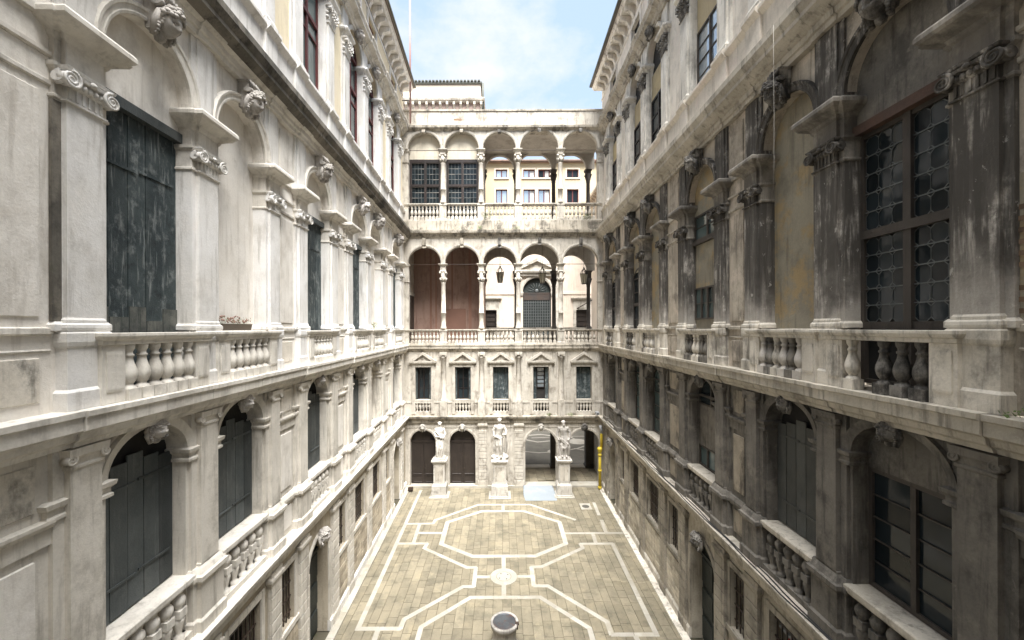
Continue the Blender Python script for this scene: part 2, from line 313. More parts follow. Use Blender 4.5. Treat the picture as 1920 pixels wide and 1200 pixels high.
def put(name, mesh, m=None, parent=None, loc=(0, 0, 0), rz=0.0, scale=None, **props):
    if isinstance(mesh, B): mesh = mesh.mesh(name)
    if m is not None and not mesh.materials: mesh.materials.append(MT[m] if isinstance(m, str) else m)
    o = bpy.data.objects.new(name, mesh); COL.objects.link(o)
    if m is not None:
        mm = MT[m] if isinstance(m, str) else m
        if mesh.materials[0] != mm:
            o.material_slots[0].link = 'OBJECT'; o.material_slots[0].material = mm
    o.location = loc; o.rotation_euler = (0, 0, rz)
    if scale: o.scale = scale
    if parent: o.parent = parent
    for k, val in props.items(): o[k] = val
    return o
def thing(name, label, cat, loc=(0, 0, 0), rz=0.0, group=None):
    o = bpy.data.objects.new(name, None); COL.objects.link(o); o.location = loc; o.rotation_euler = (0, 0, rz)
    o.empty_display_size = 0.2
    o['label'] = label; o['category'] = cat
    if group: o['group'] = group
    return o
def node(name, parent, loc=(0, 0, 0), rz=0.0):
    o = bpy.data.objects.new(name, None); COL.objects.link(o); o.location = loc; o.rotation_euler = (0, 0, rz); o.parent = parent; return o

# ------------------------------------------------------------------ shared small shapes
def gauss(x, m, s): return math.exp(-((x - m) / s) ** 2)
def head_mesh(seed=0, curly=1.0):
    b = B(-1); n, m = 40, 30; rows = []
    for j in range(m + 1):
        row = []
        th = PI * j / m
        for i in range(n):
            ph = 2 * PI * i / n
            dx = math.sin(th) * math.sin(ph); dw = math.sin(th) * math.cos(ph); dz = -math.cos(th)
            x, w, z = 0.185 * dx, 0.185 * dw, 0.25 * dz
            if z < 0: x *= 1 + z * 0.9
            if dw > 0:
                k = min(1, dw * 1.6)
                w += k * 0.06 * gauss(x, 0, 0.026) * (gauss(z, -0.042, 0.028) + 0.6 * gauss(z, 0.015, 0.05))
                w += k * 0.012 * gauss(z, 0.078, 0.025) * gauss(abs(x), 0.05, 0.06)
                w -= k * 0.05 * gauss(abs(x), 0.066, 0.032) * gauss(z, 0.03, 0.028)
                w += k * 0.014 * gauss(abs(x), 0.062, 0.016) * gauss(z, 0.035, 0.012)
                w += k * 0.02 * gauss(x, 0, 0.045) * (gauss(z, -0.098, 0.012) + gauss(z, -0.128, 0.013))
                w -= k * 0.02 * gauss(x, 0, 0.05) * gauss(z, -0.113, 0.008)
                w += k * 0.03 * gauss(x, 0, 0.05) * gauss(z, -0.185, 0.03)
                w += k * 0.014 * gauss(abs(x), 0.085, 0.035) * gauss(z, -0.04, 0.04)
            hair = max(0.0, min(1.0, (0.16 - dw) * 5)) if dz > -0.45 else max(0.0, min(1.0, (0.0 - dw) * 4))
            hair = max(hair, max(0.0, min(1.0, (dz - 0.62 + 0.12 * abs(dx)) * 6)))
            if hair > 0:
                q = Vector((x * 17 + seed, w * 17, z * 17)); nn = mnoise.noise(q) * 0.5 + mnoise.noise(q * 2.1) * 0.3
                g = hair * (0.028 + 0.075 * curly * nn)
                x += dx * g; w += dw * g; z += dz * g
            row.append(b.v(x, w, z))
        rows.append(row)
    for j in range(m):
        for i in range(n): b.f((rows[j][i], rows[j][(i + 1) % n], rows[j + 1][(i + 1) % n], rows[j + 1][i]), True)
    rnd = random.Random(int(seed * 10))
    for row in range(4):                                            # curls over the brow and down the sides
        for i in range(13):
            a = -1.75 + i * 3.5 / 12 + (0.13 if row % 2 else 0)
            zz = 0.165 + 0.045 * row - 0.05 * math.sin(abs(a)) ** 2; rr = 0.19 * (1 - 0.16 * row)
            if row == 0 and abs(a) < 0.5: continue
            b.ball((rr * math.sin(a), rr * math.cos(a) * 0.92, zz + rnd.uniform(-.012, .012)), 0.036 * rnd.uniform(.8, 1.25), 7, 5)
    for s_ in (-1, 1):
        for i in range(9):
            zz = 0.14 - i * 0.052; b.ball((s_ * (0.178 + 0.02 * math.sin(i * 1.3)), 0.035 + 0.015 * math.cos(i * 1.9), zz), 0.04 * rnd.uniform(.85, 1.2) * (1 - 0.03 * i), 7, 5)
        b.tube([(s_ * 0.16, -0.05, 0.1), (s_ * 0.19, -0.05, -0.1), (s_ * 0.15, -0.03, -0.33)], [0.06, 0.06, 0.04], 8)
        b.ball((s_ * 0.066, 0.142, 0.028), 0.024, 8, 6)
    b.tube([(0, -0.04, -0.15), (0, -0.03, -0.3), (0, -0.04, -0.36)], [0.09, 0.085, 0.05], 10)
    return b.mesh('keystone_head')
def spiral(b, c, r, axis, flip=1, turns=2.2, th=0.022):
    """volute: a spiral roll on a disc; axis 'w' faces out of the wall, 'u' faces along it"""
    pts = []; rad = []
    n = 30
    for i in range(n + 1):
        t = i / n; a = turns * 2 * PI * t + PI / 2; q = r * (1 - 0.86 * t)
        p = (math.cos(a) * q * flip, math.sin(a) * q)
        pts.append((c[0] + p[0], c[1], c[2] + p[1]) if axis == 'w' else (c[0], c[1] + p[0], c[2] + p[1])); rad.append(th * (1 - 0.5 * t))
    b.tube(pts, rad, 6)
    k = 0.75 * r
    if axis == 'w': b.tube([(c[0], c[1] - 0.10, c[2]), (c[0], c[1], c[2])], k, 14)
    else: b.tube([(c[0] - 0.04, c[1], c[2]), (c[0] + 0.04, c[1], c[2])], k, 14)
def ionic_mesh(W=0.48):
    """z 0..0.5 : astragal, fluted neck, egg and dart, corner volutes, abacus"""
    b = B(-1); h = W / 2
    b.mould(-h, h, -0.1, 0.0, [(0.003, 0), (0.035, 0.01), (0.035, 0.035), (0.003, 0.05)])
    b.box(-h + 0.005, h - 0.005, -0.1, 0.004, 0.04, 0.24)
    for i in range(6):
        u = -h + 0.04 + i * (W - 0.08) / 5; b.box(u - 0.018, u + 0.018, 0.0, 0.022, 0.06, 0.22)
    b.mould(-h, h, -0.1, 0.02, [(0.0, 0.22), (0.03, 0.25), (0.045, 0.29), (0.01, 0.31)])
    for i in range(5): b.ball((-h + 0.09 + i * (W - 0.18) / 4, 0.055, 0.285), 0.036, 6, 5, sz=1.3)
    for s_ in (-1, 1):
        spiral(b, (s_ * (h + 0.03), 0.10, 0.30), 0.122, 'w', s_)
        spiral(b, (s_ * (h + 0.075), -0.005, 0.30), 0.10, 'u', 1)
    b.prism([(0.02, 0.33), (0.10, 0.35), (0.11, 0.39), (0.02, 0.41)], -h - 0.02, h + 0.02)
    b.ball((0, 0.10, 0.37), 0.045, 8, 6)
    b.mould(-h, h, -0.1, 0.02, [(0.04, 0.40), (0.08, 0.42), (0.09, 0.455), (0.055, 0.47), (0.03, 0.5)])
    return b.mesh('ionic_capital')
def corinthian_mesh(W=0.46, H=0.62):
    b = B(-1); h = W / 2
    b.mould(-h, h, -0.1, 0.0, [(0.003, 0), (0.03, 0.01), (0.03, 0.03), (0.003, 0.045)])
    b.rings([(-h, h, -0.1, 0.0, 0.045), (-h, h, -0.1, 0.005, 0.3), (-h - 0.05, h + 0.05, -0.1, 0.06, 0.5)])
    def leaf(u, w, z0, z1, curl, wd, du=0.0):
        n = 5; L_ = []; 
        for i in range(n + 1):
            t = i / n; ww = w + curl * t * t * 1.2; zz = z0 + (z1 - z0) * (t if t < 0.85 else 0.85 - (t - 0.85) * 0.9)
            hw = wd * (0.55 + 0.9 * t - 1.15 * t * t); uu = u + du * t * t
            L_.append([b.v(uu - hw, ww, zz), b.v(uu, ww + 0.03, zz), b.v(uu + hw, ww, zz)])
        for i in range(n):
            for k in (0, 1): b.f((L_[i][k], L_[i][k + 1], L_[i + 1][k + 1], L_[i + 1][k]), True)
        b.ball((u + du, w + curl * 1.1, z0 + (z1 - z0) * 0.8), 0.035, 6, 4, sx=wd * 11)
    for u in (-0.17, -0.057, 0.057, 0.17): leaf(u, 0.012, 0.05, 0.26, 0.085, 0.06)
    for u in (-0.2, -0.1, 0.0, 0.1, 0.2): leaf(u, 0.012, 0.14, 0.42, 0.10, 0.06, du=u * 0.15)
    for s_ in (-1, 1):
        spiral(b, (s_ * (h + 0.04), 0.11, 0.47), 0.065, 'w', s_, 1.8, 0.018)
        b.tube([(s_ * 0.1, 0.02, 0.28), (s_ * 0.16, 0.06, 0.4), (s_ * (h + 0.0), 0.11, 0.50)], 0.022, 5)
        for zz, cc in ((0.06, 0.07), (0.2, 0.09)):
            b.ball((s_ * (h + 0.02), -0.03, zz + 0.14), 0.06, 6, 5)
    b.ball((0, 0.10, 0.53), 0.05, 8, 6)
    b.mould(-h, h, -0.1, 0.02, [(0.05, 0.52), (0.09, 0.54), (0.10, 0.60), (0.04, H)])
    return b.mesh('corinthian_capital')
def scroll_mesh(hh=0.62):
    """the bracket that carries a keystone mask up to the cornice, z 0..hh"""
    b = B(-1)
    b.rings([(-0.13, 0.13, -0.1, 0.05, -0.35), (-0.15, 0.15, -0.1, 0.07, 0), (-0.17, 0.17, -0.1, 0.16, hh)])
    for s_ in (-1, 1): spiral(b, (s_ * 0.17, 0.14, hh * 0.42), 0.11, 'u', 1, 2.0, 0.025)
    for i in range(5):
        a = (i - 2) * 0.5
        b.tube([(0.03 * a, 0.12, hh * 0.45), (0.10 * a, 0.2, hh * 0.7), (0.19 * a, 0.2 - abs(a) * 0.03, hh * 0.98)], [0.035, 0.045, 0.02], 6)
    b.mould(-0.17, 0.17, -0.1, 0.1, [(0.0, hh - 0.06), (0.04, hh - 0.03), (0.04, hh)])
    return b.mesh('keystone_scroll')
def baluster_mesh(H=0.80):
    b = B(-1); k = H / 0.80
    b.box(-0.10, 0.10, -0.10, 0.10, 0, 0.165 * k)
    b.lathe(0, 0, [(0.092, .165 * k), (0.088, .19 * k), (0.06, .21 * k), (0.055, .235 * k), (0.07, .25 * k), (0.09, .29 * k), (0.104, .345 * k), (0.106, .39 * k), (0.098, .44 * k),
                   (0.078, .50 * k), (0.060, .56 * k), (0.052, .62 * k), (0.068, .63 * k), (0.068, .655 * k), (0.052, .665 * k), (0.052, .70 * k), (0.07, .73 * k), (0.078, .77 * k), (0.078, H)], 18, cap=False)
    return b.mesh('baluster')
def mezz_baluster_mesh(H=0.84):
    b = B(-1)
    b.lathe(0, 0, [(0.085, 0), (0.085, .05), (0.05, .07), (0.045, .11), (0.06, .18), (0.085, .30), (0.088, .34), (0.06, .38)], 14, cap=False)
    b.box(-0.085, 0.085, -0.085, 0.085, 0.38, 0.52)
    b.lathe(0, 0, [(0.06, .52), (0.055, .54), (0.085, .58), (0.105, .64), (0.10, .70), (0.07, .75), (0.048, .77), (0.06, .79), (0.075, H)], 14, cap=False)
    return b.mesh('double_baluster')
HEADS = [head_mesh(3.1), head_mesh(11.7, 1.4), head_mesh(23.3, 0.8)]
IONIC = ionic_mesh(); CORI = corinthian_mesh(); SCROLL = scroll_mesh(0.62); SCROLL_S = scroll_mesh(0.34)
BAL = baluster_mesh(); MBAL = mezz_baluster_mesh()
_b = B(-1); _b.box(-0.5, 0.5, -0.5, 0.5, 0, 1); UNIT = _b.mesh('unit_block')
_b = B(-1); _b.rings([(-.5, .5, -.5, .42, 0.0), (-.5, .5, -.5, .5, 0.06), (-.5, .5, -.5, .5, 0.94), (-.5, .5, -.5, .42, 1)]); ASHLAR = _b.mesh('ashlar_block')
_b = B(-1); _b.rings([(-.46, .46, -.5, .5, 0), (-.5, .5, -.5, .5, 0)], cap=False); _b.rings([(-.5, .5, -.5, .5, 0), (-.5, .5, -.5, .5, .85), (-.47, .47, -.47, .47, 1)]); SLAB = _b.mesh('paving_slab')

def bracket_mesh(h=0.55, d=0.42, wd=0.2):
    b = B(-1)
    prof = [(0, 0), (0.07, 0.02), (0.11, 0.1), (0.13, 0.2), (0.2, 0.28), (0.32, 0.32), (d, 0.38), (d, h), (0, h)]
    b.prism(prof, -wd / 2, wd / 2)
    return b.mesh('eave_bracket')
BRACKET = bracket_mesh()

Z1b, Z1, Z2b, Z2, Z3b, Z3, Z4b, Z4, ZE = 4.05, 4.5, 8.5, 8.97, 15.35, 16.1, 22.05, 22.6, 25.35
CORN1 = [(-0.3, Z1b), (-0.02, Z1b), (0.0, 4.12), (0.0, 4.2), (0.04, 4.22), (0.07, 4.28), (0.15, 4.36), (0.18, 4.40), (0.18, 4.46), (0.20, 4.47), (0.20, Z1), (-0.3, Z1)]
CORN2 = [(-0.3, Z2b), (0.0, Z2b), (0.02, 8.56), (0.08, 8.6), (0.10, 8.68), (0.17, 8.72), (0.17, 8.88), (0.20, 8.9), (0.20, Z2), (-0.3, Z2)]
CORN3L = [(-0.3, Z3b), (0.0, Z3b), (0.01, 15.44), (0.05, 15.46), (0.06, 15.56), (0.10, 15.58), (0.14, 15.62), (-0.3, 15.62)]
CORN3U = [(-0.3, 15.62), (0.16, 15.62), (0.24, 15.68), (0.30, 15.74), (0.30, 15.82), (0.34, 15.88), (0.38, 15.96), (0.38, Z3), (-0.3, Z3)]
CORN4 = [(-0.4, Z4b), (-0.10, Z4b), (-0.08, 22.13), (-0.03, 22.15), (0.0, 22.25), (0.10, 22.32), (0.20, 22.36), (0.20, 22.46), (0.27, 22.55), (0.27, Z4), (-0.4, Z4)]

def stones(w, name, m, prof, u0, u1, breaks=(), d=0.035):
    """a cornice laid in long separate stones, stepping forward by d inside the breaks"""
    cuts = sorted({u0, u1, *[x for b_ in breaks for x in b_ if u0 < x < u1]})
    for s0, s1 in zip(cuts, cuts[1:]):
        fw = any(b_[0] - 1e-6 <= s0 and s1 <= b_[1] + 1e-6 for b_ in breaks); n = max(1, round((s1 - s0) / random.uniform(1.2, 1.7)))
        for i in range(n):
            e0, e1 = s0 + (s1 - s0) * i / n, s0 + (s1 - s0) * (i + 1) / n; dw, dz = random.uniform(-.007, .007), random.uniform(-.005, .005)
            k = NB(w); k.prism([(x + ((d if fw else 0) + dw if x > -0.2 else 0), z + dz) for x, z in prof], e0 + .003, e1 - .003); put(name, k, m, w.root)
class Wing:
    pass
def brk(prof, d, thr=0.0):
    zs = [z for _, z in prof]; mid = (min(zs) + max(zs)) / 2
    return [(x + d if x >= thr else x, z + (0.004 if z > mid else -0.004)) for x, z in prof]
def wing(name, label, loc, rz, sg):
    w = Wing(); w.sg = sg; w.root = thing(name, label, 'building', loc, rz); w.rot = 0.0 if sg == -1 else PI
    return w
def P(w, name, mesh, m, u, ww, z, parent=None, scale=None, rz=0.0, **props):
    return put(name, mesh, m, parent or w.root, (u, w.sg * ww, z), w.rot + rz, scale, **props)
def NB(w): return B(w.sg)

def window_grid(w, parent_name, a, b, zb, zs, rise, wp, frame_m, glass_m, nu=2, nz=3, fr=0.06, mun=0.025, transom=None, depth=0.06, lead=False):
    """timber window: frame with mullions (one mesh), panes behind as sub-parts"""
    f = NB(w)
    top = zs
    f.box(a, a + fr, wp - depth, wp, zb, top); f.box(b - fr, b, wp - depth, wp, zb, top)
    f.box(a + fr, b - fr, wp - depth, wp, zb, zb + fr)
    if rise > 0: f.archivolt(a + fr, b - fr, zs, rise - fr, [(0, wp), (fr, wp)], wp - depth)
    else: f.box(a + fr, b - fr, wp - depth, wp, top - fr, top)
    us = [a + fr + (b - a - 2 * fr) * i / nu for i in range(nu + 1)]
    zt = [zb + fr + (zs - zb - fr * (1 if rise > 0 else 2)) * i / nz for i in range(nz + 1)]
    for u in us[1:-1]: f.box(u - fr * 0.6, u + fr * 0.6, wp - depth, wp + 0.01, zb + fr, (zs + rise * 0.93) if rise > 0 else zs - fr)
    for z in zt[1:-1]: f.box(a + fr, b - fr, wp - depth * 0.7, wp - 0.012, z - mun, z + mun)
    if transom: f.box(a + fr, b - fr, wp - depth, wp + 0.03, transom - 0.06, transom + 0.06)
    if rise > 0: f.box(a + fr, b - fr, wp - depth, wp + 0.02, zs - mun * 1.5, zs + mun * 1.5)
    win = put('window', f, frame_m, w.root)
    for i in range(nu):
        for j in range(nz):
            p = P(w, 'pane', UNIT, glass_m, (us[i] + us[i + 1]) / 2, wp - depth * 0.8, zt[j], win, scale=(us[i + 1] - us[i], 0.008, zt[j + 1] - zt[j]))
            p.rotation_euler.x += random.uniform(-.012, .012); p.rotation_euler.z += random.uniform(-.015, .015)
    if rise > 0:
        g = NB(w); g.fill(a + fr, b - fr, zs, zs, rise - fr, wp - depth * 0.8); put('pane', g, glass_m, win)
    return win

def shutters(w, a, b, z0, z1, wp, m, n=5, stag=0.0, straps=True, foot=None):
    """boarded shutter: every board a part of it, with iron straps"""
    base = NB(w); base.box(a, b, wp - 0.06, wp - 0.035, z0, z1 - stag - 0.02); s = put('shutter', base, 'void', w.root)
    W_ = (b - a) / n
    for i in range(n):
        top = z1 - (random.uniform(0.3, 1.0) * stag if stag else 0)
        if stag: top = z1 - stag * (0.75, 0.3, 0.0, 0.35, 0.55)[i % 5]
        g = 0.022 if (i == n // 2 or i == 0) else 0.012
        o = P(w, 'plank', UNIT, m, a + (i + .5) * W_ , wp - 0.02 + random.uniform(-.006, .006), z0 + (0.02), s, scale=(W_ - g, 0.03, top - z0 - 0.02))
        if foot and random.random() < 0.9:
            P(w, 'foot_board', UNIT, foot, a + (i + .5) * W_, wp + 0.004, z0 + 0.95, s, scale=(W_ - g - 0.01, 0.02, random.uniform(0.18, 0.42)))
    if straps:
        for zz in (z0 + (z1 - z0) * 0.2, z0 + (z1 - z0) * 0.8):
            for k in (0, 1):
                c = a + (b - a) * (0.27 if k == 0 else 0.73)
                P(w, 'iron_strap', UNIT, m, c, wp + 0.006, zz + k * 0.03, s, scale=((b - a) * 0.42, 0.018, 0.04))
    return s

def balustrade(w, a, b, zb, zt, wb, wf, rail_m, n, bal, bal_m, end=0.34, over=0.24, balw=None, skip=()):
    """stone rail on balusters between two end blocks"""
    r = NB(w); L = (a - over, b + over)
    r.mould(L[0], L[1], wb, wf, [(-0.02, zt - 0.17), (0.0, zt - 0.16), (0.0, zt - 0.11), (0.03, zt - 0.09), (0.05, zt - 0.045), (0.05, zt - 0.005), (0.045, zt)])
    s = put('balustrade', r, rail_m, w.root)
    for e in (0, 1):
        e0 = L[0] + 0.02 if e == 0 else L[1] - 0.02 - end
        k = NB(w); k.mould(e0, e0 + end, wb + 0.02, wf - 0.03, [(0.0, zb), (0.0, zt - 0.17)])
        k.mould(e0 + 0.07, e0 + end - 0.07, wb + 0.02, wf - 0.03, [(0.012, zb + 0.16), (0.018, zb + 0.2), (0.018, zt - 0.3), (0.012, zt - 0.26)])
        put('end_block', k, rail_m, s)
    x0, x1 = L[0] + 0.02 + end, L[1] - 0.02 - end
    H = zt - 0.17 - zb
    for i in range(n):
        if i in skip: continue
        u = x0 + (i + .5) * (x1 - x0) / n
        sc_ = min(1.0, (x1 - x0) / n / 0.215)
        o = P(w, 'baluster', bal, bal_m if not callable(bal_m) else bal_m(), u, (wb + wf) / 2 + 0.02 if balw is None else balw, zb, s, scale=(sc_, sc_, H / 0.80))
        o.rotation_euler.z += random.uniform(-.06, .06)
    return s

IMPOST = [(0.0, 0.0), (0.0, 0.30), (0.03, 0.33), (0.05, 0.38), (0.13, 0.42), (0.22, 0.46), (0.25, 0.50), (0.25, 0.56), (0.22, 0.60)]
def pier_piano(w, pa, pb, c, left_open=True, right_open=True):
    """one pilaster of the piano nobile with strip, pedestal, base, capital and impost block"""
    la = pa - 0.103 if left_open else pa - 0.09
    rb = pb + 0.103 if right_open else pb + 0.09
    s = NB(w)
    s.box(la, rb, -0.40, -0.06, 9.97, 12.86); s.box(pa, pb, -0.06, 0.0, 10.13, 12.88)
    s.box(pa + 0.03, pb - 0.03, -0.13, -0.045, 13.9, Z3b); s.box(la + 0.02, rb - 0.02, -0.13, -0.075, 13.9, Z3b)
    p = put('pilaster', s, c['stone'], w.root)
    k = NB(w); k.mould(pa, pb, -0.3, 0.0, [(0.06, 8.972), (0.06, 9.2), (0.03, 9.24), (0.03, 9.76), (0.05, 9.79), (0.06, 9.84), (0.06, 9.95), (0.04, 9.98)])
    k.mould(pa, pb, -0.06, 0.0, [(0.05, 9.98), (0.055, 10.02), (0.05, 10.06), (0.02, 10.08), (0.02, 10.12), (0.003, 10.15)])
    put('pedestal', k, c['ped'], p)
    q = NB(w); q.mould(la, rb, -0.4, -0.06, [(0.003, 9.98), (0.04, 9.985), (0.04, 10.06), (0.01, 10.1)]); put('base', q, c['ped'], p)
    P(w, 'capital', IONIC, c['cap'], (pa + pb) / 2, 0.0, 12.86, p, scale=((pb - pa) / 0.48, 1, 0.92))
    i = NB(w); i.mould(la, rb, -0.40, -0.06, [(o * 0.8, 12.86 + z) for o, z in ((0.003, 0), (0.03, 0.02), (0.03, 0.05), (0.003, 0.07), (0.003, .35), (0.05, 0.40), (0.05, 0.45))])
    i.mould(la, rb, -0.40, -0.06, [(o * 0.8, 13.31 + z * 0.98) for o, z in IMPOST])
    i.mould(pa - 0.01, pb + 0.01, -0.06, 0.0, [(o, 13.315 + z) for o, z in IMPOST])
    put('impost', i, c['imp'], p)
    return p

def side_wing(w, u0, u1, piers, ops, c):
    """piers [(a,b)], ops [(a,b,piano,mezz,third,ground)]"""
    pan = []                                                         # plain panels between the pairs of bays
    starts = {round(o[1], 2) for o in ops}
    # ---------------- ground floor
    gops = [g for o in ops for g in o[5]]
    g = NB(w); g.wall(u0, u1, 0, Z1b, -0.1, [(x[0], x[1], x[2], x[3], x[4]) for x in gops], 0.4)
    gw = put('ground_wall', g, c['gstone'], w.root)
    pl = NB(w); pts = [u0]
    for x in sorted(gops):
        if x[2] < 0.3: pts += [x[0], x[1]]
    pts.append(u1)
    for i in range(0, len(pts), 2): pl.prism([(-0.12, 0), (0.0, 0), (0.0, 0.3), (-0.04, 0.36), (-0.12, 0.36)], pts[i], pts[i + 1])
    put('plinth', pl, c['plinth'], w.root)
    for pa, pb in piers:
        k = NB(w); k.box(pa, pb, -0.12, -0.05, 0.36, 3.75)
        k.mould(pa, pb, -0.12, -0.02, [(0.003, 3.72), (0.02, 3.74), (0.04, 3.80), (0.08, 3.86), (0.08, 3.93), (0.04, 3.96), (0.04, Z1b)])
        k.mould(pa, pb, -0.12, 0.0, [(0.03, 0), (0.03, 0.34), (0.004, 0.4)])
        p = put('pilaster', k, c['gtrim'], w.root); z = 0.42
        while z < 3.6:
            P(w, 'block', ASHLAR, c['gblock'], (pa + pb) / 2, -0.035, z, p, scale=((pb - pa) + 0.008, 0.09, 0.28)); z += 0.305
    for x in gops:
        a, b, zb, zs, rise, kind = x
        if kind == 'bars':
            f = NB(w)
            for s_, (p_, q_) in enumerate(((a - 0.13, a), (b, b + 0.13))): f.box(p_, q_, -0.098, -0.06, zb, zs)
            f.box(a - 0.13, b + 0.13, -0.098, -0.055, zs, zs + 0.14); f.mould(a - 0.16, b + 0.16, -0.098, -0.06, [(0, zb - 0.16), (0.03, zb - 0.14), (0.03, zb)])
            f2 = put('window', f, c['gtrim'], w.root)
            v = NB(w); v.poly([(a, -0.5, zb), (b, -0.5, zb), (b, -0.5, zs), (a, -0.5, zs)]); put('pane', v, 'glass', f2)
            nb = max(4, int((b - a) / 0.14))
            for i in range(nb): P(w, 'bar', UNIT, 'iron', a + (i + .5) * (b - a) / nb, -0.2, zb, f2, scale=(0.026, 0.026, zs - zb))
            for i in range(4): P(w, 'bar', UNIT, 'iron', (a + b) / 2, -0.2, zb + (i + .5) * (zs - zb) / 4, f2, scale=(b - a, 0.03, 0.03))
        else:
            f = NB(w); f.archivolt(a, b, zs, rise, [(0.0, -0.07), (0.06, -0.045), (0.12, -0.04), (0.17, -0.06)], -0.098)
            for p_, q_ in ((a - 0.17, a), (b, b + 0.17)): f.box(p_, q_, -0.098, -0.05, 0.36, zs)
            put('door_surround', f, c['gtrim'], w.root)
            d = NB(w); d.fill(a, b, 0, zs, rise, -0.46); dd = put('door', d, 'green_door', w.root)
            m_ = (a + b) / 2
            for p_, q_ in ((a + 0.03, m_ - 0.01), (m_ + 0.01, b - 0.03)):
                for z0, z1 in ((0.1, 0.85), (0.95, 1.75), (1.85, zs - 0.05)):
                    k = NB(w); k.mould(p_ + 0.06, q_ - 0.06, -0.47, -0.43, [(0.0, z0 + 0.04), (0.02, z0 + 0.06), (0.02, z1 - 0.06), (0, z1 - 0.04)]); put('door_panel', k, 'green_door', dd)
            k = NB(w); k.box(a, b, -0.46, -0.40, zs - 0.04, zs + 0.06); put('transom', k, 'green_door', dd)
            P(w, 'keystone_head', random.choice(HEADS), c['head'], m_, 0.08, zs + rise + 0.06, scale=(1.05, 0.9, 0.85))
    # ashlar between the pilasters, under the windows
    tops = sorted(piers)
    n_blocks = 0
    for i in range(len(tops) - 1):
        a, b = tops[i][1] + 0.02, tops[i + 1][0] - 0.02
        if a < c.get('ashlar_from', 7.5): continue
        door = [x for x in gops if x[2] < 0.3 and x[0] > a - 0.2 and x[1] < b + 0.2]
        wins = [x for x in gops if x[2] > 0.3 and x[0] > a - 0.2 and x[1] < b + 0.2]
        z = 0.37; row = 0
        while z < 2.0:
            u = a - (0.22 if row % 2 else 0)
            while u < b - 0.02:
                L_ = random.uniform(0.34, 0.52); e0, e1 = max(u, a), min(u + L_, b)
                if not any(e1 > d[0] - 0.19 and e0 < d[1] + 0.19 for d in door) and e1 - e0 > 0.06 and n_blocks < 300 and not any(z + 0.2 > wv[2] - 0.16 for wv in wins):
                    P(w, 'stone', ASHLAR, c['gblock2'], (e0 + e1) / 2, -0.085 + random.uniform(-.006, .006), z, gw, scale=(e1 - e0 - 0.012, 0.06, 0.175)); n_blocks += 1
                u += L_
            z += 0.19; row += 1
    stones(w, 'cornice_stone', c['corn1'], CORN1, u0, u1)
    # ---------------- mezzanine
    mops = [(o[0] + 0.06, o[1] - 0.06, 4.62, 7.85, 0.60) for o in ops]
    g = NB(w); g.wall(u0, u1, Z1, Z2b, -0.14, mops, 0.34); put('mezzanine_wall', g, c['mplaster'], w.root)
    for pa, pb in piers:
        s = NB(w); s.box(pa + 0.03, pb - 0.03, -0.16, 0.0, 5.6, 8.22); s.box(pa - 0.10, pb + 0.10, -0.16, -0.08, 5.6, Z2b)
        p = put('pilaster', s, c['mstone'], w.root)
        k = NB(w); k.mould(pa, pb, -0.16, 0.0, [(0.09, Z1 + 0.002), (0.09, 4.7), (0.05, 4.74), (0.05, 5.36), (0.08, 5.4), (0.11, 5.44), (0.11, 5.52), (0.07, 5.54), (0.03, 5.62), (0.0, 5.66), (0.0, 5.7)])
        k.mould(pa - 0.12, pb + 0.12, -0.16, -0.05, [(0.05, Z1 + 0.001), (0.05, 4.7), (0.02, 4.74), (0.02, 5.36), (0.06, 5.44), (0.06, 5.51), (0.02, 5.6), (0.0, 5.64)])
        put('pedestal', k, c['mstone'], p)
        i = NB(w); i.mould(pa - 0.163, pb + 0.163, -0.46, -0.08, [(0, 7.62), (0.03, 7.64), (0.03, 7.68), (0.01, 7.7), (0.01, 7.76), (0.05, 7.8), (0.06, 7.86), (0.0, 7.88)])
        put('impost', i, c['mstone'], p)
        q = NB(w); h = (pb - pa - 0.06) / 2; cu = (pa + pb) / 2
        q.mould(pa + 0.03, pb - 0.03, -0.16, 0.0, [(0.003, 8.2), (0.02, 8.22), (0.02, 8.25), (0.003, 8.27), (0.02, 8.34), (0.05, 8.38), (0.06, 8.48)])
        for s_ in (-1, 1): spiral(q, (cu + s_ * (h + 0.02), 0.04, 8.34), 0.075, 'w', s_, 1.6, 0.016)
        put('capital', q, c['mstone'], p)
    for o in ops:
        a, b = o[0] + 0.06, o[1] - 0.06; kind = o[3]
        k = NB(w); k.archivolt(a, b, 7.85, 0.60, [(0.0, -0.10), (0.05, -0.085), (0.09, -0.075), (0.14, -0.06), (0.16, -0.09)][:4], -0.138); put('archivolt', k, c['mstone'], w.root)
        P(w, 'keystone_head', random.choice(HEADS), c['mhead'], (a + b) / 2, -0.02, 8.38, scale=(0.75, 0.7, 0.55))
        k = NB(w); k.mould(a - 0.02, b + 0.02, -0.42, -0.02, [(0, 5.46), (0.0, 5.48), (0.02, 5.5), (0.02, 5.58), (0.0, 5.6)]); sl = put('sill', k, c['msill'], w.root)
        n = 5
        for i in range(n):
            P(w, 'baluster', MBAL, c['mbal'], a + 0.06 + (i + .5) * (b - a - 0.12) / n, -0.12, Z1 + 0.12, sl, scale=(1, 1, 1.0))
        k = NB(w); k.box(a, b, -0.24, -0.02, Z1 + 0.001, Z1 + 0.12); put('kerb', k, c['mstone'], sl)
        v = NB(w); v.poly([(a, -0.475, 4.62), (b, -0.475, 4.62), (b, -0.475, 5.5), (a, -0.475, 5.5)]); put('apron', v, c['mplaster'], w.root)
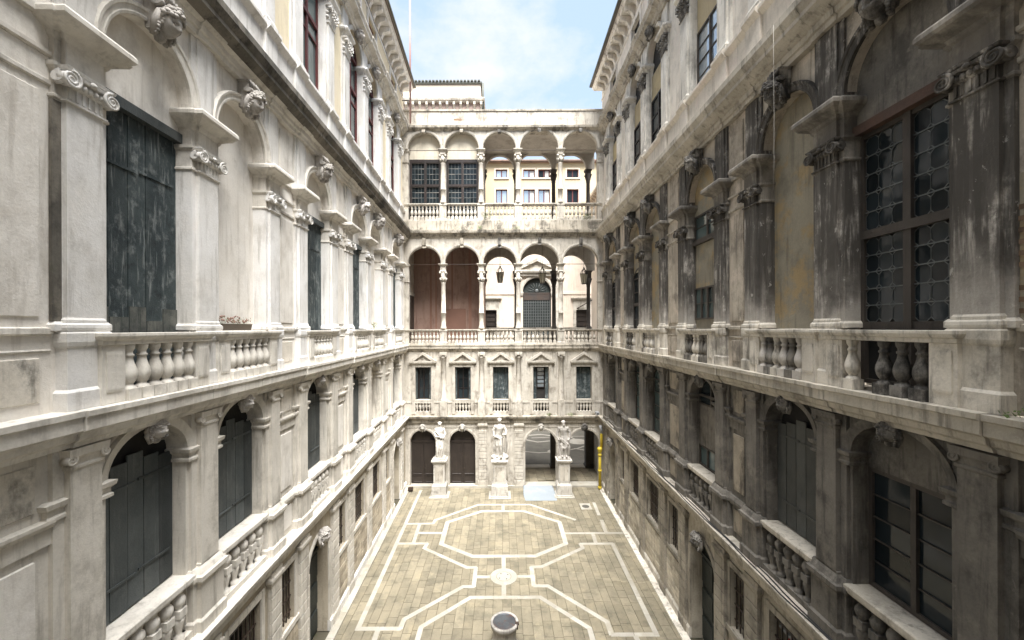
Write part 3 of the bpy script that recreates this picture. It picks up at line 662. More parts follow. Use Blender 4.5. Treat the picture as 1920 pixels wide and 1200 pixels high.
        if kind == 'planks':
            v = NB(w); v.fill(a, b, 5.6, 7.85, 0.6, -0.475); put('recess', v, 'void', w.root)
            shutters(w, a, b, 5.61, 8.02, -0.36, c['plank'], 5, stag=0.32)
        elif kind == 'blind':
            v = NB(w); v.fill(a, b, 5.6, 7.85, 0.6, -0.44); put('blind_panel', v, c['mplaster'], w.root)
        elif kind == 'dark':
            v = NB(w); v.fill(a, b, 5.6, 7.85, 0.6, -0.475); put('recess', v, 'void', w.root)
            shutters(w, a, b, 5.61, 7.9, -0.40, c['plank'], 4, straps=False)
        elif kind == 'glass':
            window_grid(w, 'w', a, b, 5.61, 7.85, 0.6, -0.38, 'brown_wood', c.get('mglass', 'glass'), 2, 4, 0.055, 0.012)
        elif kind == 'big':
            v = NB(w); v.fill(a, b, 7.6, 7.85, 0.6, -0.40); put('lunette', v, c['mplaster'], w.root)
            window_grid(w, 'w', a, b, 5.61, 7.62, 0, -0.40, 'brown_wood', 'glass', 2, 5, 0.07, 0.01)
        elif kind == 'patched':
            v = NB(w); v.poly([(a, -0.40, 6.25), (b, -0.40, 6.25), (b, -0.40, 7.55), (a, -0.40, 7.55)]); put('infill', v, c['mplaster'], w.root)
            window_grid(w, 'w', a, b, 5.61, 6.25, 0, -0.38, 'brown_wood', 'glass_teal', 3, 1, 0.05)
            window_grid(w, 'w', a, b, 7.55, 7.85, 0.6, -0.38, 'brown_wood', 'glass', 2, 1, 0.05)
    # recessed panels between pairs of bays
    gaps = []
    if tops[0][0] - u0 > 0.6: gaps.append((u0 + 0.1, tops[0][0]))
    for i in range(len(tops) - 1):
        a, b = tops[i][1], tops[i + 1][0]
        if not any(o[0] > a - 0.1 and o[1] < b + 0.15 for o in ops): gaps.append((a, b))
    for a, b in gaps:
        k = NB(w); k.prism([(-0.15, 7.36), (-0.10, 7.36), (-0.10, 7.56), (-0.06, 7.58), (-0.04, 7.63), (-0.04, 7.67), (-0.15, 7.68)], a + 0.1, b - 0.1); put('string_course', k, c['mstone'], w.root)
        k = NB(w); k.prism([(-0.15, 5.36), (-0.08, 5.36), (-0.05, 5.44), (-0.05, 5.51), (-0.1, 5.6), (-0.15, 5.6)], a + 0.1, b - 0.1); put('string_course', k, c['mstone'], w.root)
        for z0, z1 in ((5.75, 7.25), (7.78, 8.4), (4.66, 5.28)):
            k = NB(w); k.mould(a + 0.26, b - 0.26, -0.15, -0.115, [(-0.012, z0 + 0.02), (0.0, z0 + 0.03), (0.0, z1 - 0.03), (-0.012, z1 - 0.02)])
            put('wall_panel', k, c['grimy'] if z0 > 7.5 and c['grimy'] == 'l_grimy' else c['mpanel'], w.root)
    stones(w, 'balcony_stone', c['corn2'], CORN2, u0, u1, [(o[0] - 0.55, o[1] + 0.55) for o in ops])
    # ---------------- piano nobile
    pops = [(o[0], o[1], 9.0, 14.05, (o[1] - o[0]) / 2) for o in ops]
    g = NB(w); g.wall(u0, u1, Z2, Z3b, -0.12, pops, 0.30); put('piano_nobile_wall', g, c['plaster'], w.root)
    for i, (pa, pb) in enumerate(tops):
        lo = any(abs(o[1] + 0.1 - pa) < 0.06 for o in ops); ro = any(abs(o[0] - 0.1 - pb) < 0.06 for o in ops)
        pier_piano(w, pa, pb, c, lo, ro)
    for a, b in gaps:
        e0, e1 = (a + 0.09 if a > u0 + 0.2 else a), b - 0.09
        for z0, z1, o_ in ((13.0, 13.08, 0.03), (13.36, 13.44, 0.04), (13.78, 13.9, 0.06), (9.93, 10.03, 0.05), (9.72, 9.76, 0.02)):
            k = NB(w); k.prism([(-0.13, z0), (-0.12 + o_ * 0.5, z0), (-0.12 + o_, z0 + 0.02), (-0.12 + o_, z1 - 0.015), (-0.12 + o_ * 0.3, z1), (-0.13, z1)], e0, e1); put('string_course', k, c['stone_line'], w.root)
        for z0, z1 in ((10.15, 12.9), (9.12, 9.66), (14.05, 15.2)):
            k = NB(w); k.mould(a + 0.22, b - 0.22, -0.13, -0.10, [(-0.012, z0), (0.0, z0 + 0.012), (0.0, z1 - 0.012), (-0.012, z1)]); put('wall_panel', k, c['grimy'] if z0 < 9.5 else c['plaster'], w.root)
    for j, o in enumerate(ops):
        a, b = o[0], o[1]; kind = o[2]; r = (b - a) / 2; cu = (a + b) / 2
        k = NB(w); k.archivolt(a, b, 14.05, r, [(0.0, -0.055), (0.035, -0.045), (0.05, -0.05), (0.11, -0.04), (0.125, -0.02), (0.165, -0.01), (0.18, -0.05)], -0.118)
        for e0, e1 in ((a - 0.18, a + 0.0025), (b - 0.0025, b + 0.18)): k.box(e0, e1, -0.3, -0.052, 13.885, 14.05)
        put('archivolt', k, c['arch'], w.root)
        hd = P(w, 'keystone_mask', HEADS[j % 3], c['head'], cu, 0.17, 14.05 + r + 0.04, scale=(0.92, 0.95, 0.92)); hd.rotation_euler.x = 0.38; hd.rotation_euler.z += 0.12 * math.sin(j * 2.3 + 1)
        sc2 = P(w, 'scroll', SCROLL, c['head'], cu, 0.0, 14.05 + r + 0.12, scale=(0.9, 1, (Z3b - (14.05 + r + 0.12)) / 0.62))
        if kind in ('shutter', 'dark_shutter'):
            v = NB(w); v.fill(a, b, 13.5, 14.05, r, -0.30); put('lunette', v, c['plaster'], w.root)
            v = NB(w); v.box(a, b, -0.36, -0.22, 13.34, 13.5); put('lintel', v, 'plank', w.root)
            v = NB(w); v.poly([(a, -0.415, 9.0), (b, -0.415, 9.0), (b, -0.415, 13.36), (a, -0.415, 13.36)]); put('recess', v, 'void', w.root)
            shutters(w, a, b, 9.0, 13.35, -0.33, 'shutter', 5 if kind == 'shutter' else 4, foot='shutter_foot' if kind == 'shutter' else None)
        elif kind == 'blind':
            v = NB(w); v.fill(a, b, 9.97, 14.05, r, -0.36); put('blind_panel', v, c['blind'], w.root)
            v = NB(w); v.poly([(a, -0.415, 9.0), (b, -0.415, 9.0), (b, -0.415, 9.97), (a, -0.415, 9.97)]); put('recess', v, 'void', w.root)  # dark sheet paints the shade behind the balusters
            k = NB(w); k.box(a, b, -0.36, -0.05, 9.9, 9.97); put('sill', k, c['ped'], w.root)
        elif kind == 'leaded':
            v = NB(w); v.fill(a, b, 13.42, 14.05, r, -0.28); put('lunette', v, c['dark_lunette'], w.root)
            v = NB(w); v.box(a - 0.05, b + 0.05, -0.36, -0.20, 13.26, 13.42); put('lintel', v, 'rust_beam', w.root)
            leaded(w, a, b, 9.05, 13.26, -0.33)
        elif kind == 'infill':
            v = NB(w); v.fill(a, b, 13.55, 14.05, r, -0.30); put('lunette', v, c['blind'], w.root)
            v = NB(w); v.poly([(a, -0.32, 11.25), (b, -0.32, 11.25), (b, -0.32, 12.75), (a, -0.32, 12.75)]); put('infill', v, c['blind'], w.root)
            v = NB(w); v.poly([(a, -0.32, 9.0), (b, -0.32, 9.0), (b, -0.32, 10.25), (a, -0.32, 10.25)]); put('infill', v, c['blind'], w.root)
            window_grid(w, 'w', a, b, 12.75, 13.55, 0, -0.28, 'brown_wood', 'glass_teal', 2, 2, 0.06, 0.012)
            window_grid(w, 'w', a, b, 10.25, 11.25, 0, -0.28, 'brown_wood', 'glass_teal', 4, 2, 0.05, 0.012)
            v = NB(w); v.box(a, b, -0.36, -0.22, 12.62, 12.75); put('lintel', v, 'brown_wood', w.root)
        elif kind == 'arched':
            v = NB(w); v.fill(a, b, 12.6, 14.05, r, -0.33); put('lunette', v, c['blind'], w.root)
            window_grid(w, 'w', a, b, 9.05, 12.3, 0.5, -0.30, 'brown_wood', 'glass', 2, 5, 0.06, 0.014, transom=11.1)
        elif kind == 'tall':
            window_grid(w, 'w', a, b, 9.05, 14.05, r, -0.33, 'black_frame', 'glass', 2, 6, 0.06, 0.014, transom=11.4)
        # balustrade in front
        sk = c.get('missing') if j == 0 else None
        bs = balustrade(w, a, b, Z2 + 0.003, 9.95, -0.10, 0.12, c['rail'], 5 if sk else 6, BAL, c['bal'] if not sk else 'carved_dark', skip=sk or ())
        if sk:
            for ch in bs.children:
                if ch.name.startswith('baluster') and ch.location.x > (a + b) / 2: ch.material_slots[0].link = 'OBJECT'; ch.material_slots[0].material = MT['r_rail']
    k = NB(w); k.prism(CORN3L, u0, u1)
    for i, (pa, pb) in enumerate(tops): k.prism(brk(CORN3L[:-1] + [(-0.3, 15.61)], 0.03, -0.2), pa - 0.05, pb + 0.05)
    put('architrave', k, c['corn3l'], w.root)
    k = NB(w); u = u0
    while u < u1:                                                     # the corona is laid in long stones
        L_ = min(random.uniform(1.3, 2.2), u1 - u); dz = random.uniform(-.008, .008)
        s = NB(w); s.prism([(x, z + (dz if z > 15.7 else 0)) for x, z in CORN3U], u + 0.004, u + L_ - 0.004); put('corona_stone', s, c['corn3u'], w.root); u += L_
    # ---------------- third floor
    tops3 = tops
    t_ops = [(o[0], o[1], 17.45, 21.25, (o[1] - o[0]) / 2 * 0.96) for o in ops]
    g = NB(w); g.wall(u0, u1, Z3, Z4b, -0.22, t_ops, 0.30); put('third_floor_wall', g, c['uplaster'], w.root)
    k = NB(w); k.prism([(-0.24, Z3), (-0.10, Z3), (-0.10, 16.3), (-0.14, 16.36), (-0.14, 17.2), (-0.1, 17.24), (-0.02, 17.32), (-0.02, 17.4), (-0.1, 17.45), (-0.24, 17.45)], u0, u1)
    for pa, pb in tops: k.prism([(-0.2, 16.102), (-0.04, 16.102), (-0.04, 16.3), (-0.07, 16.36), (-0.07, 17.2), (-0.03, 17.24), (0.05, 17.32), (0.05, 17.4), (-0.03, 17.451), (-0.2, 17.451)], pa - 0.05, pb + 0.05)
    put('pedestal_course', k, c['uband'], w.root)
    for pa, pb in tops:
        s = NB(w); s.box(pa - 0.103, pb + 0.103, -0.5, -0.16, 17.45, 21.2); s.box(pa + 0.01, pb - 0.01, -0.16, -0.10, 17.6, 20.32)
        s.box(pa - 0.05, pb + 0.05, -0.23, -0.14, 21.2, Z4b)
        p = put('pilaster', s, c['ustone'], w.root)
        q = NB(w); q.mould(pa, pb, -0.2, -0.10, [(0.05, 17.452), (0.05, 17.52), (0.06, 17.55), (0.03, 17.6), (0, 17.66)]); put('base', q, c['ustone'], p)
        P(w, 'capital', CORI, c['ucap'], (pa + pb) / 2, -0.10, 20.28, p, scale=((pb - pa) / 0.46, 1.1, 1.0))
        i = NB(w); i.mould(pa - 0.1, pb + 0.1, -0.5, -0.16, [(0, 20.9), (0.04, 20.95), (0.05, 21.0), (0.12, 21.06), (0.14, 21.12), (0.1, 21.22)])
        i.mould(pa, pb, -0.16, -0.10, [(0, 20.903), (0.05, 20.95), (0.07, 21.0), (0.15, 21.06), (0.18, 21.12), (0.14, 21.225)]); put('impost', i, c['ustone'], p)
    for j, o in enumerate(ops):
        a, b = o[0], o[1]; r = (b - a) / 2; cu = (a + b) / 2; kind = o[4]
        k = NB(w); k.archivolt(a, b, 21.25, r * 0.96, [(0.0, -0.16), (0.05, -0.14), (0.12, -0.13), (0.15, -0.15)], -0.218); put('archivolt', k, c['ustone'], w.root)
        P(w, 'keystone_head', HEADS[(j + 1) % 3], c['uhead'], cu, 0.0, 21.98, scale=(0.95, 0.9, 0.75))
        if kind == 'red':
            window_grid(w, 'w', a, b, 17.46, 21.25, r * 0.96, -0.40, 'red_wood', 'glass_teal', 2, 2, 0.09, 0.035, transom=19.9)
        elif kind == 'mustard':
            v = NB(w); v.fill(a, b, 19.5, 21.25, r * 0.96, -0.40); put('lunette', v, 'mustard', w.root)
            window_grid(w, 'w', a, b, 17.46, 19.5, 0, -0.38, 'brown_wood', 'glass_sky', 2, 4, 0.06, 0.012)
        elif kind == 'mustard_dark':
            v = NB(w); v.fill(a, b, 19.6, 20.7, 0, -0.40); put('spandrel_panel', v, 'mustard', w.root)
            v = NB(w); v.fill(a, b, 20.7, 21.25, r * 0.96, -0.45); put('lunette', v, 'void', w.root)
            window_grid(w, 'w', a, b, 17.46, 19.6, 0, -0.36, 'black_frame', 'glass', 2, 3, 0.08, 0.03)
    k = NB(w); k.prism(CORN4, u0, u1)
    for pa, pb in tops: k.prism(brk(CORN4, 0.04, -0.3), pa - 0.08, pb + 0.08)
    put('upper_cornice', k, c['corn4'], w.root)
    # ---------------- attic and eaves
    aops = [((o[0] + o[1]) / 2 - 0.62, (o[0] + o[1]) / 2 + 0.62, 23.15, 24.3, 0) for o in ops]
    g = NB(w); g.wall(u0, u1, Z4, ZE - 0.2, -0.22, aops, 0.2); put('attic_wall', g, c['uplaster2'], w.root)
    for a, b, zb, zs, _ in aops:
        f = NB(w)
        for p_, q_ in ((a - 0.14, a), (b, b + 0.14)): f.box(p_, q_, -0.24, -0.17, zb, zs)
        f.box(a - 0.14, b + 0.14, -0.24, -0.165, zs, zs + 0.14); f.box(a - 0.18, b + 0.18, -0.24, -0.15, zb - 0.12, zb); put('window_surround', f, c['ustone'], w.root)
        window_grid(w, 'w', a, b, zb, zs, 0, -0.34, c.get('aframe', 'red_wood'), 'glass_teal', 2, 1, 0.07)
    k = NB(w); k.prism([(-0.24, 24.45), (-0.18, 24.45), (-0.16, 24.55), (-0.24, 24.55)], u0, u1); k.prism([(-0.3, ZE - 0.23), (0.30, ZE - 0.23), (0.36, ZE - 0.12), (0.42, ZE - 0.1), (0.42, ZE - 0.04), (-0.3, ZE - 0.04)], u0, u1); put('eave_cornice', k, c['ustone'], w.root)
    u = u0 + 0.2
    while u < u1 - 0.1: P(w, 'eave_bracket', BRACKET, c['ubrk'], u, -0.22, 24.56, scale=(1, 1.15, 1)); u += 0.66
    k = NB(w); k.prism([(0.44, ZE - 0.03), (0.58, ZE + 0.0), (0.58, ZE + 0.1), (0.42, ZE + 0.14)], u0, u1); put('gutter', k, 'tile_dark', w.root)
    k = NB(w); k.prism([(0.5, ZE - 0.03), (0.5, ZE + 0.05), (-6, ZE + 2.3), (-6, ZE + 2.1)], u0, u1); put('roof', k, 'tile', w.root)
    k = NB(w); k.box(u0, u1, -6.0, -5.9, 0, ZE + 2.0); put('back_wall', k, c['uplaster'], w.root)

OCT = None
def leaded(w, a, b, zb, zt, wp):
    """casement of octagonal leaded panes with little diamonds between them"""
    f = NB(w); fr = 0.07; mid = (a + b) / 2; tr = 11.55
    f.box(a, a + fr, wp - 0.08, wp, zb, zt); f.box(b - fr, b, wp - 0.08, wp, zb, zt); f.box(mid - 0.06, mid + 0.06, wp - 0.08, wp + 0.02, zb, zt)
    f.box(a + fr, b - fr, wp - 0.08, wp - 0.002, zt - fr, zt); f.box(a + fr, b - fr, wp - 0.08, wp - 0.002, zb, zb + fr); f.box(a + fr, b - fr, wp - 0.08, wp + 0.04, tr - 0.07, tr + 0.07)
    f.box(a + fr, b - fr, wp - 0.08, wp - 0.004, 9.95, 10.08)
    win = put('window', f, 'brown_wood', w.root)
    bk = NB(w); bk.poly([(a, wp - 0.075, zb), (b, wp - 0.075, zb), (b, wp - 0.075, zt), (a, wp - 0.075, zt)]); put('backing', bk, 'void', win)
    lc = NB(w)
    meshes = {}
    for x0, x1 in ((a + fr, mid - 0.06), (mid + 0.06, b - fr)):
        for z0, z1 in ((10.08, tr - 0.07), (tr + 0.07, zt - fr)):
            nc = 3; nr = max(2, round((z1 - z0) / 0.30)); cw = (x1 - x0) / nc; ch = (z1 - z0) / nr
            d = min(cw, ch) * 0.26
            key = (round(cw, 3), round(ch, 3))
            if key not in meshes:
                o = NB(w); hx, hz = cw / 2 - 0.004, ch / 2 - 0.004
                o.poly([(-hx + d, 0, -hz), (hx - d, 0, -hz), (hx, 0, -hz + d), (hx, 0, hz - d), (hx - d, 0, hz), (-hx + d, 0, hz), (-hx, 0, hz - d), (-hx, 0, -hz + d)])
                q = NB(w); q.poly([(-d * .9, 0, 0), (0, 0, -d * .9), (d * .9, 0, 0), (0, 0, d * .9)])
                meshes[key] = (o.mesh('octagon_pane'), q.mesh('diamond_pane'))
            for i in range(nc):
                for j in range(nr):
                    cx, cz = x0 + (i + .5) * cw, z0 + (j + .5) * ch
                    p = put('pane', meshes[key][0], 'glass', win, (cx, w.sg * (wp - 0.045), cz), 0); p.rotation_euler = (random.uniform(-.03, .03), 0, random.uniform(-.03, .03))
                    if i < nc - 1 and j < nr - 1:
                        put('diamond_pane', meshes[key][1], 'glass', win, (cx + cw / 2, w.sg * (wp - 0.046), cz + ch / 2), 0)
                    hx, hz = cw / 2, ch / 2; t = 0.007
                    cs = [(-hx + d, -hz), (hx - d, -hz), (hx, -hz + d), (hx, hz - d), (hx - d, hz), (-hx + d, hz), (-hx, hz - d), (-hx, -hz + d)]
                    for k in range(8):
                        p0, p1 = cs[k], cs[(k + 1) % 8]; dx, dz = p1[0] - p0[0], p1[1] - p0[1]; L_ = math.hypot(dx, dz); nx, nz = -dz / L_ * t, dx / L_ * t
                        lc.poly([(cx + p0[0] - nx, wp - 0.04, cz + p0[1] - nz), (cx + p1[0] - nx, wp - 0.04, cz + p1[1] - nz), (cx + p1[0] + nx, wp - 0.04, cz + p1[1] + nz), (cx + p0[0] + nx, wp - 0.04, cz + p0[1] + nz)])
            for j in range(1, nr): lc.box(x0, x1, wp - 0.04, wp - 0.028, z0 + j * ch - 0.009, z0 + j * ch + 0.009)
    put('lead_came', lc, 'lead', win, kind='stuff')

# ------------------------------------------------------------------ the two long wings
CL = dict(stone='l_stone', ped='l_stone', cap='l_stone', imp='l_sill', plaster='l_plaster', grimy='l_grimy', stone_line='l_sill', arch='l_sill', head='carved', blind='l_plaster', rail='l_sill', bal='l_sill',
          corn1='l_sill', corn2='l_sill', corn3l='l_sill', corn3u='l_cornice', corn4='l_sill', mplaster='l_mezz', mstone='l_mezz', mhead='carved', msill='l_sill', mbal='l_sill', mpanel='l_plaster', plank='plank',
          uplaster='l_yellow', uplaster2='l_yellow', uband='l_stone', ustone='l_stone', ucap='l_stone', uhead='carved', ubrk='l_stone',
          gstone='l_ground', plinth='l_stone', gtrim='l_mezz', gblock='l_mezz', gblock2='l_ground', dark_lunette='l_plaster', ashlar_from=7.5)
LP = [(5.0, 5.47), (7.27, 7.77), (9.62, 10.05), (11.08, 11.56), (13.36, 13.86), (14.85, 15.35), (17.2, 17.7), (19.55, 20.05), (21.15, 21.65), (23.6, 24.1)]
def bars(a, b, z0=2.1, z1=3.7): return (a, b, z0, z1, 0, 'bars')
LO = [(5.57, 7.17, 'shutter', 'planks', 'red', [bars(5.8, 6.95)]),
      (7.87, 9.52, 'blind', 'planks', 'red', [bars(8.15, 9.3)]),
      (11.66, 13.26, 'dark_shutter', 'planks', 'red', [bars(10.2, 10.9), (11.75, 13.15, 0.0, 2.75, 0.7, 'door')]),
      (15.45, 17.10, 'dark_shutter', 'planks', 'red', [bars(14.0, 14.7), bars(15.7, 16.85)]),
      (17.8, 19.45, 'blind', 'blind', 'red', [bars(18.05, 19.2)]),
      (21.75, 23.50, 'dark_shutter', 'dark', 'red', [bars(20.25, 20.95), (21.95, 23.3, 0.0, 2.75, 0.7, 'door')])]
WL = wing('palace_wing', 'long cream courtyard wing on the left with dark green shutters and red framed top windows', (-5.33, 0, 0), R(90) + math.atan(0.027), -1)
side_wing(WL, 2.0, 25.4, LP, LO, CL)

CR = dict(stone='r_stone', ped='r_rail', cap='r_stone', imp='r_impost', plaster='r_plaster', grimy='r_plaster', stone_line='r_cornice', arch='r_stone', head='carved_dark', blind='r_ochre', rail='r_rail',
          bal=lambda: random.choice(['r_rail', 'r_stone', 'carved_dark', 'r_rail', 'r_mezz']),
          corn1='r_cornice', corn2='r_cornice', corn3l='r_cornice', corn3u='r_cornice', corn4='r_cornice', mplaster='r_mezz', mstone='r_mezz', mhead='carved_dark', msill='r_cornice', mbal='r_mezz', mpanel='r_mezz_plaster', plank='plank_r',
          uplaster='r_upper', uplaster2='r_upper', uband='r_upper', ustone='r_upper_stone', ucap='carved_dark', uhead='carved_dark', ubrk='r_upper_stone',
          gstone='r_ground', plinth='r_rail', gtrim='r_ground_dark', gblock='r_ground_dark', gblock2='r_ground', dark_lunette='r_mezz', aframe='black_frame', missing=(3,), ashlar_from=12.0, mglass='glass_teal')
RP = [(4.64, 5.12), (6.96, 7.45), (9.22, 9.68), (10.65, 11.13), (13.0, 13.5), (14.75, 15.23), (17.1, 17.6), (19.45, 19.95), (21.05, 21.55), (23.5, 24.0)]
RO = [(5.22, 6.86, 'leaded', 'big', 'mustard', [bars(5.5, 6.6)]),
      (7.55, 9.12, 'blind', 'planks', 'mustard_dark', [bars(7.7, 8.9)]),
      (11.23, 12.9, 'infill', 'patched', 'mustard', [bars(9.85, 10.5), (11.3, 12.8, 0.0, 2.75, 0.72, 'door')]),
      (15.33, 17.0, 'blind', 'glass', 'mustard_dark', [bars(13.75, 14.5), bars(15.55, 16.8)]),
      (17.7, 19.35, 'arched', 'glass', 'mustard_dark', [bars(17.95, 19.1)]),
      (21.65, 23.4, 'arched', 'dark', 'mustard_dark', [bars(20.2, 20.85), (21.85, 23.2, 0.0, 2.75, 0.7, 'door')])]
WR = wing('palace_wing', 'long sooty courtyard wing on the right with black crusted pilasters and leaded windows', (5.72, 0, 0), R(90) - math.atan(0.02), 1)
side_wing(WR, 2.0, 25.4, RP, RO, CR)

# dark run-off stain and bare brick at the near ends
k = NB(WL); k.box(4.885, 4.992, -0.1, -0.0575, 10.1, 12.85); put('stained_strip', k, 'l_cornice', WL.root)
rb_ = random.Random(3); patch = NB(WR); patch.rings([(4.2, 4.545, -0.13, -0.112, 10.06), (4.2, 4.545, -0.13, -0.112, 11.75)]); pt = put('bare_patch', patch, 'r_ochre', WR.root)
z = 10.08; row = 0
while z < 11.7:
    u = 4.2 + (0.0 if row % 2 else -0.06)
    while u < 4.5:
        if mnoise.noise(Vector((u * 3.1, z * 2.3, 4.2))) > -0.12: P(WR, 'brick', UNIT, 'brick_patch', u + 0.06, -0.122 + rb_.uniform(-.003, .003), z, pt, scale=(0.114, 0.03, 0.058))
        u += 0.122
    z += 0.066; row += 1

# ------------------------------------------------------------------ the far wing with its two loggias
YF = 25.0
WF = wing('palace_wing', 'cream end wing with two open arcaded loggias one above the other facing the camera', (0, YF, 0), 0.0, -1)
root = WF.root
EDGE = (-5.97, 6.17)
COLS = [-3.67, -1.28, 1.04, 3.71]
BAYS = [(-5.86, -3.80), (-3.54, -1.41), (-1.15, 0.91), (1.17, 3.58), (3.84, 6.05)]
# ground floor
gar = [(-5.8, -4.19, 'door'), (-3.32, -1.69, 'door'), (1.44, 3.41, 'open'), (4.2, 6.12, 'open')]
g = NB(WF); g.wall(-6.3, 6.6, 0, Z1b, 0.0, [(a, b, 0.0, 3.6 - (b - a) / 2, (b - a) / 2) for a, b, _ in gar], 0.5, 24); gw = put('ground_wall', g, 'f_stone', root)
for i, (a, b, kd) in enumerate(gar):
    r = (b - a) / 2; zs = 3.6 - r
    k = NB(WF); k.archivolt(a, b, zs, r, [(0.0, 0.03), (0.06, 0.05), (0.12, 0.05), (0.15, 0.02)], 0.002, 24)
    for e0, e1 in ((a - 0.15, a), (b, b + 0.15)): k.box(e0, e1, 0.002, 0.03, 0.12, zs)
    put('archivolt', k, 'f_stone', root)
    P(WF, 'keystone_head', HEADS[i % 3], 'marble' if i < 3 else 'carved_dark', (a + b) / 2, 0.12, 3.78, scale=(0.85, 0.8, 0.75))
    if kd == 'door':
        v = NB(WF); v.fill(a, b, 0.12, zs, r, -0.36); dd = put('door', v, 'door', root)
        k = NB(WF); k.box(a, b, -0.36, -0.28, zs - 0.02, zs + 0.08); put('transom', k, 'door', dd)
        m_ = (a + b) / 2
        for p_, q_ in ((a + 0.03, m_ - 0.012), (m_ + 0.012, b - 0.03)):
            k = NB(WF); k.box(p_, q_, -0.36, -0.31, 0.14, zs - 0.03); lf = put('door_leaf', k, 'door', dd)
            for z0, z1 in ((0.22, 0.62), (0.74, zs - 0.12)):
                k = NB(WF); k.mould(p_ + 0.1, q_ - 0.1, -0.312, -0.285, [(0.0, z0), (-0.02, z0 + 0.02), (-0.02, z1 - 0.02), (0, z1)]); 
                put('door_panel', k, 'door', dd)
        k = NB(WF); k.tube([(m_ + 0.08, -0.30, 1.1), (m_ + 0.08, -0.25, 1.1)], 0.03, 8); put('handle', k, 'iron', dd)
k = NB(WF); k.box(-6.2, 1.3, -0.6, 0.16, 0.0, 0.12); k.box(1.3, 6.5, -0.6, 0.10, 0.0, 0.11); put('threshold_step', k, 'white_paving', root)
for a, b in ((-1.47, -1.0), (0.8, 1.30)):
    k = NB(WF); k.box(a, b, 0.0, 0.06, 0.12, 3.74); k.mould(a, b, 0.0, 0.08, [(0.003, 3.74), (0.04, 3.8), (0.08, 3.88), (0.08, 3.96), (0.04, 4.04)]); k.mould(a, b, 0, 0.08, [(0.05, 0.12), (0.05, 0.42), (0.02, 0.48)]); p = put('pilaster', k, 'f_stone', root)
    z = 0.5
    while z < 3.6: P(WF, 'block', ASHLAR, 'f_stone', (a + b) / 2, 0.08, z, p, scale=(b - a + 0.01, 0.11, 0.20)); z += 0.222
k = NB(WF); k.box(-6.2, 6.4, 0.0, 0.03, 3.74, 3.80); put('string_course', k, 'f_stone', root)
def fc(prof): return prof
k = NB(WF); k.prism([(x + 0.12, z) for x, z in CORN1], -6.3, 6.6); put('cornice', k, 'f_cornice', root)
# mezzanine
WX = [-4.96, -2.46, -0.08, 2.45, 5.15]; WW = 0.98
g = NB(WF); g.wall(-6.3, 6.6, Z1, Z2b, 0.0, [(x - WW / 2, x + WW / 2, 4.66, 7.55, 0) for x in WX], 0.4); put('mezzanine_wall', g, 'f_stone', root)
for i, x in enumerate(WX):
    a, b = x - WW / 2, x + WW / 2
    f = NB(WF)
    for e0, e1 in ((a - 0.2, a - 0.002), (b + 0.002, b + 0.2)): f.box(e0, e1, 0.002, 0.06, 4.62, 7.56); f.box(e0 + 0.05, e1 - 0.05, 0.06, 0.075, 5.45, 7.5)
    f.box(a - 0.2, b + 0.2, 0.002, 0.065, 7.56, 7.72); s = put('window_surround', f, 'f_stone', root)
    f = NB(WF); f.mould(a - 0.22, b + 0.22, 0.0, 0.06, [(0.0, 7.72), (0.03, 7.76), (0.12, 7.8), (0.14, 7.86), (0.12, 7.88)])
    hx = b + 0.36 - x; h = 0.56
    pr = [(-hx, 7.88), (hx, 7.88), (hx, 7.95), (0, 7.95 + h), (-hx, 7.95)]; pi = [(-hx + 0.28, 7.95), (hx - 0.28, 7.95), (0, 7.95 + h - 0.16)]
    A = [f.v(u, 0.2, z) for u, z in pr]; A2 = [f.v(u, 0.0, z) for u, z in pr]; I = [f.v(u, 0.2, z) for u, z in pi]; I2 = [f.v(u, 0.06, z) for u, z in pi]
    f.V = [(vx + (x if j >= len(f.V) - 16 else 0), vy, vz) for j, (vx, vy, vz) in enumerate(f.V)]
    f.f((A[0], A[1], I[1], I[0])); f.f((A[1], A[2], A[3], I[2], I[1])); f.f((A[3], A[4], A[0], I[0], I[2])); f.f((I2[0], I2[1], I2[2]))
    for q in range(5): f.f((A[q], A[(q + 1) % 5], A2[(q + 1) % 5], A2[q]))
    for q in range(3): f.f((I[q], I[(q + 1) % 3], I2[(q + 1) % 3], I2[q]))
    put('pediment', f, 'f_stone', root)
    k = NB(WF); k.mould(a, b, -0.3, 0.02, [(-0.003, 5.42), (0.0, 5.44), (0.0, 5.5)]); k.box(a + 0.003, b - 0.003, -0.3, 0.0, 4.66, 4.74); sl = put('sill', k, 'f_stone', root)
    for j in range(5): P(WF, 'baluster', MBAL, 'f_stone', a + (j + .5) * WW / 5, -0.06, 4.74, sl, scale=(0.85, 0.85, 0.81))
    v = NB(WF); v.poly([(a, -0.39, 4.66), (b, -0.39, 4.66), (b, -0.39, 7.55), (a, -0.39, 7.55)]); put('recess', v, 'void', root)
    if i in (2, 4):
        shutters(WF, a + 0.02, b - 0.02, 5.5, 7.45, -0.28, 'shutter', 4, straps=False, foot=None)
    elif i == 3:
        shutters(WF, a + 0.02, a + 0.22, 5.5, 7.5, -0.2, 'shutter', 1, straps=False); shutters(WF, b - 0.22, b - 0.02, 5.5, 7.5, -0.2, 'shutter', 1, straps=False)
        window_grid(WF, 'w', a + 0.24, b - 0.24, 6.2, 7.5, 0, -0.3, 'black_frame', 'glass_sky', 1, 5, 0.05, 0.02)
    else:
        for e0, e1 in ((a + 0.02, a + 0.12), (b - 0.14, b - 0.02)): shutters(WF, e0, e1, 5.5, 7.5, -0.12, 'shutter', 1, straps=False)
        window_grid(WF, 'w', a + 0.13, b - 0.15, 5.5, 7.5, 0, -0.3, 'black_frame', 'glass', 2, 3, 0.06, 0.015)
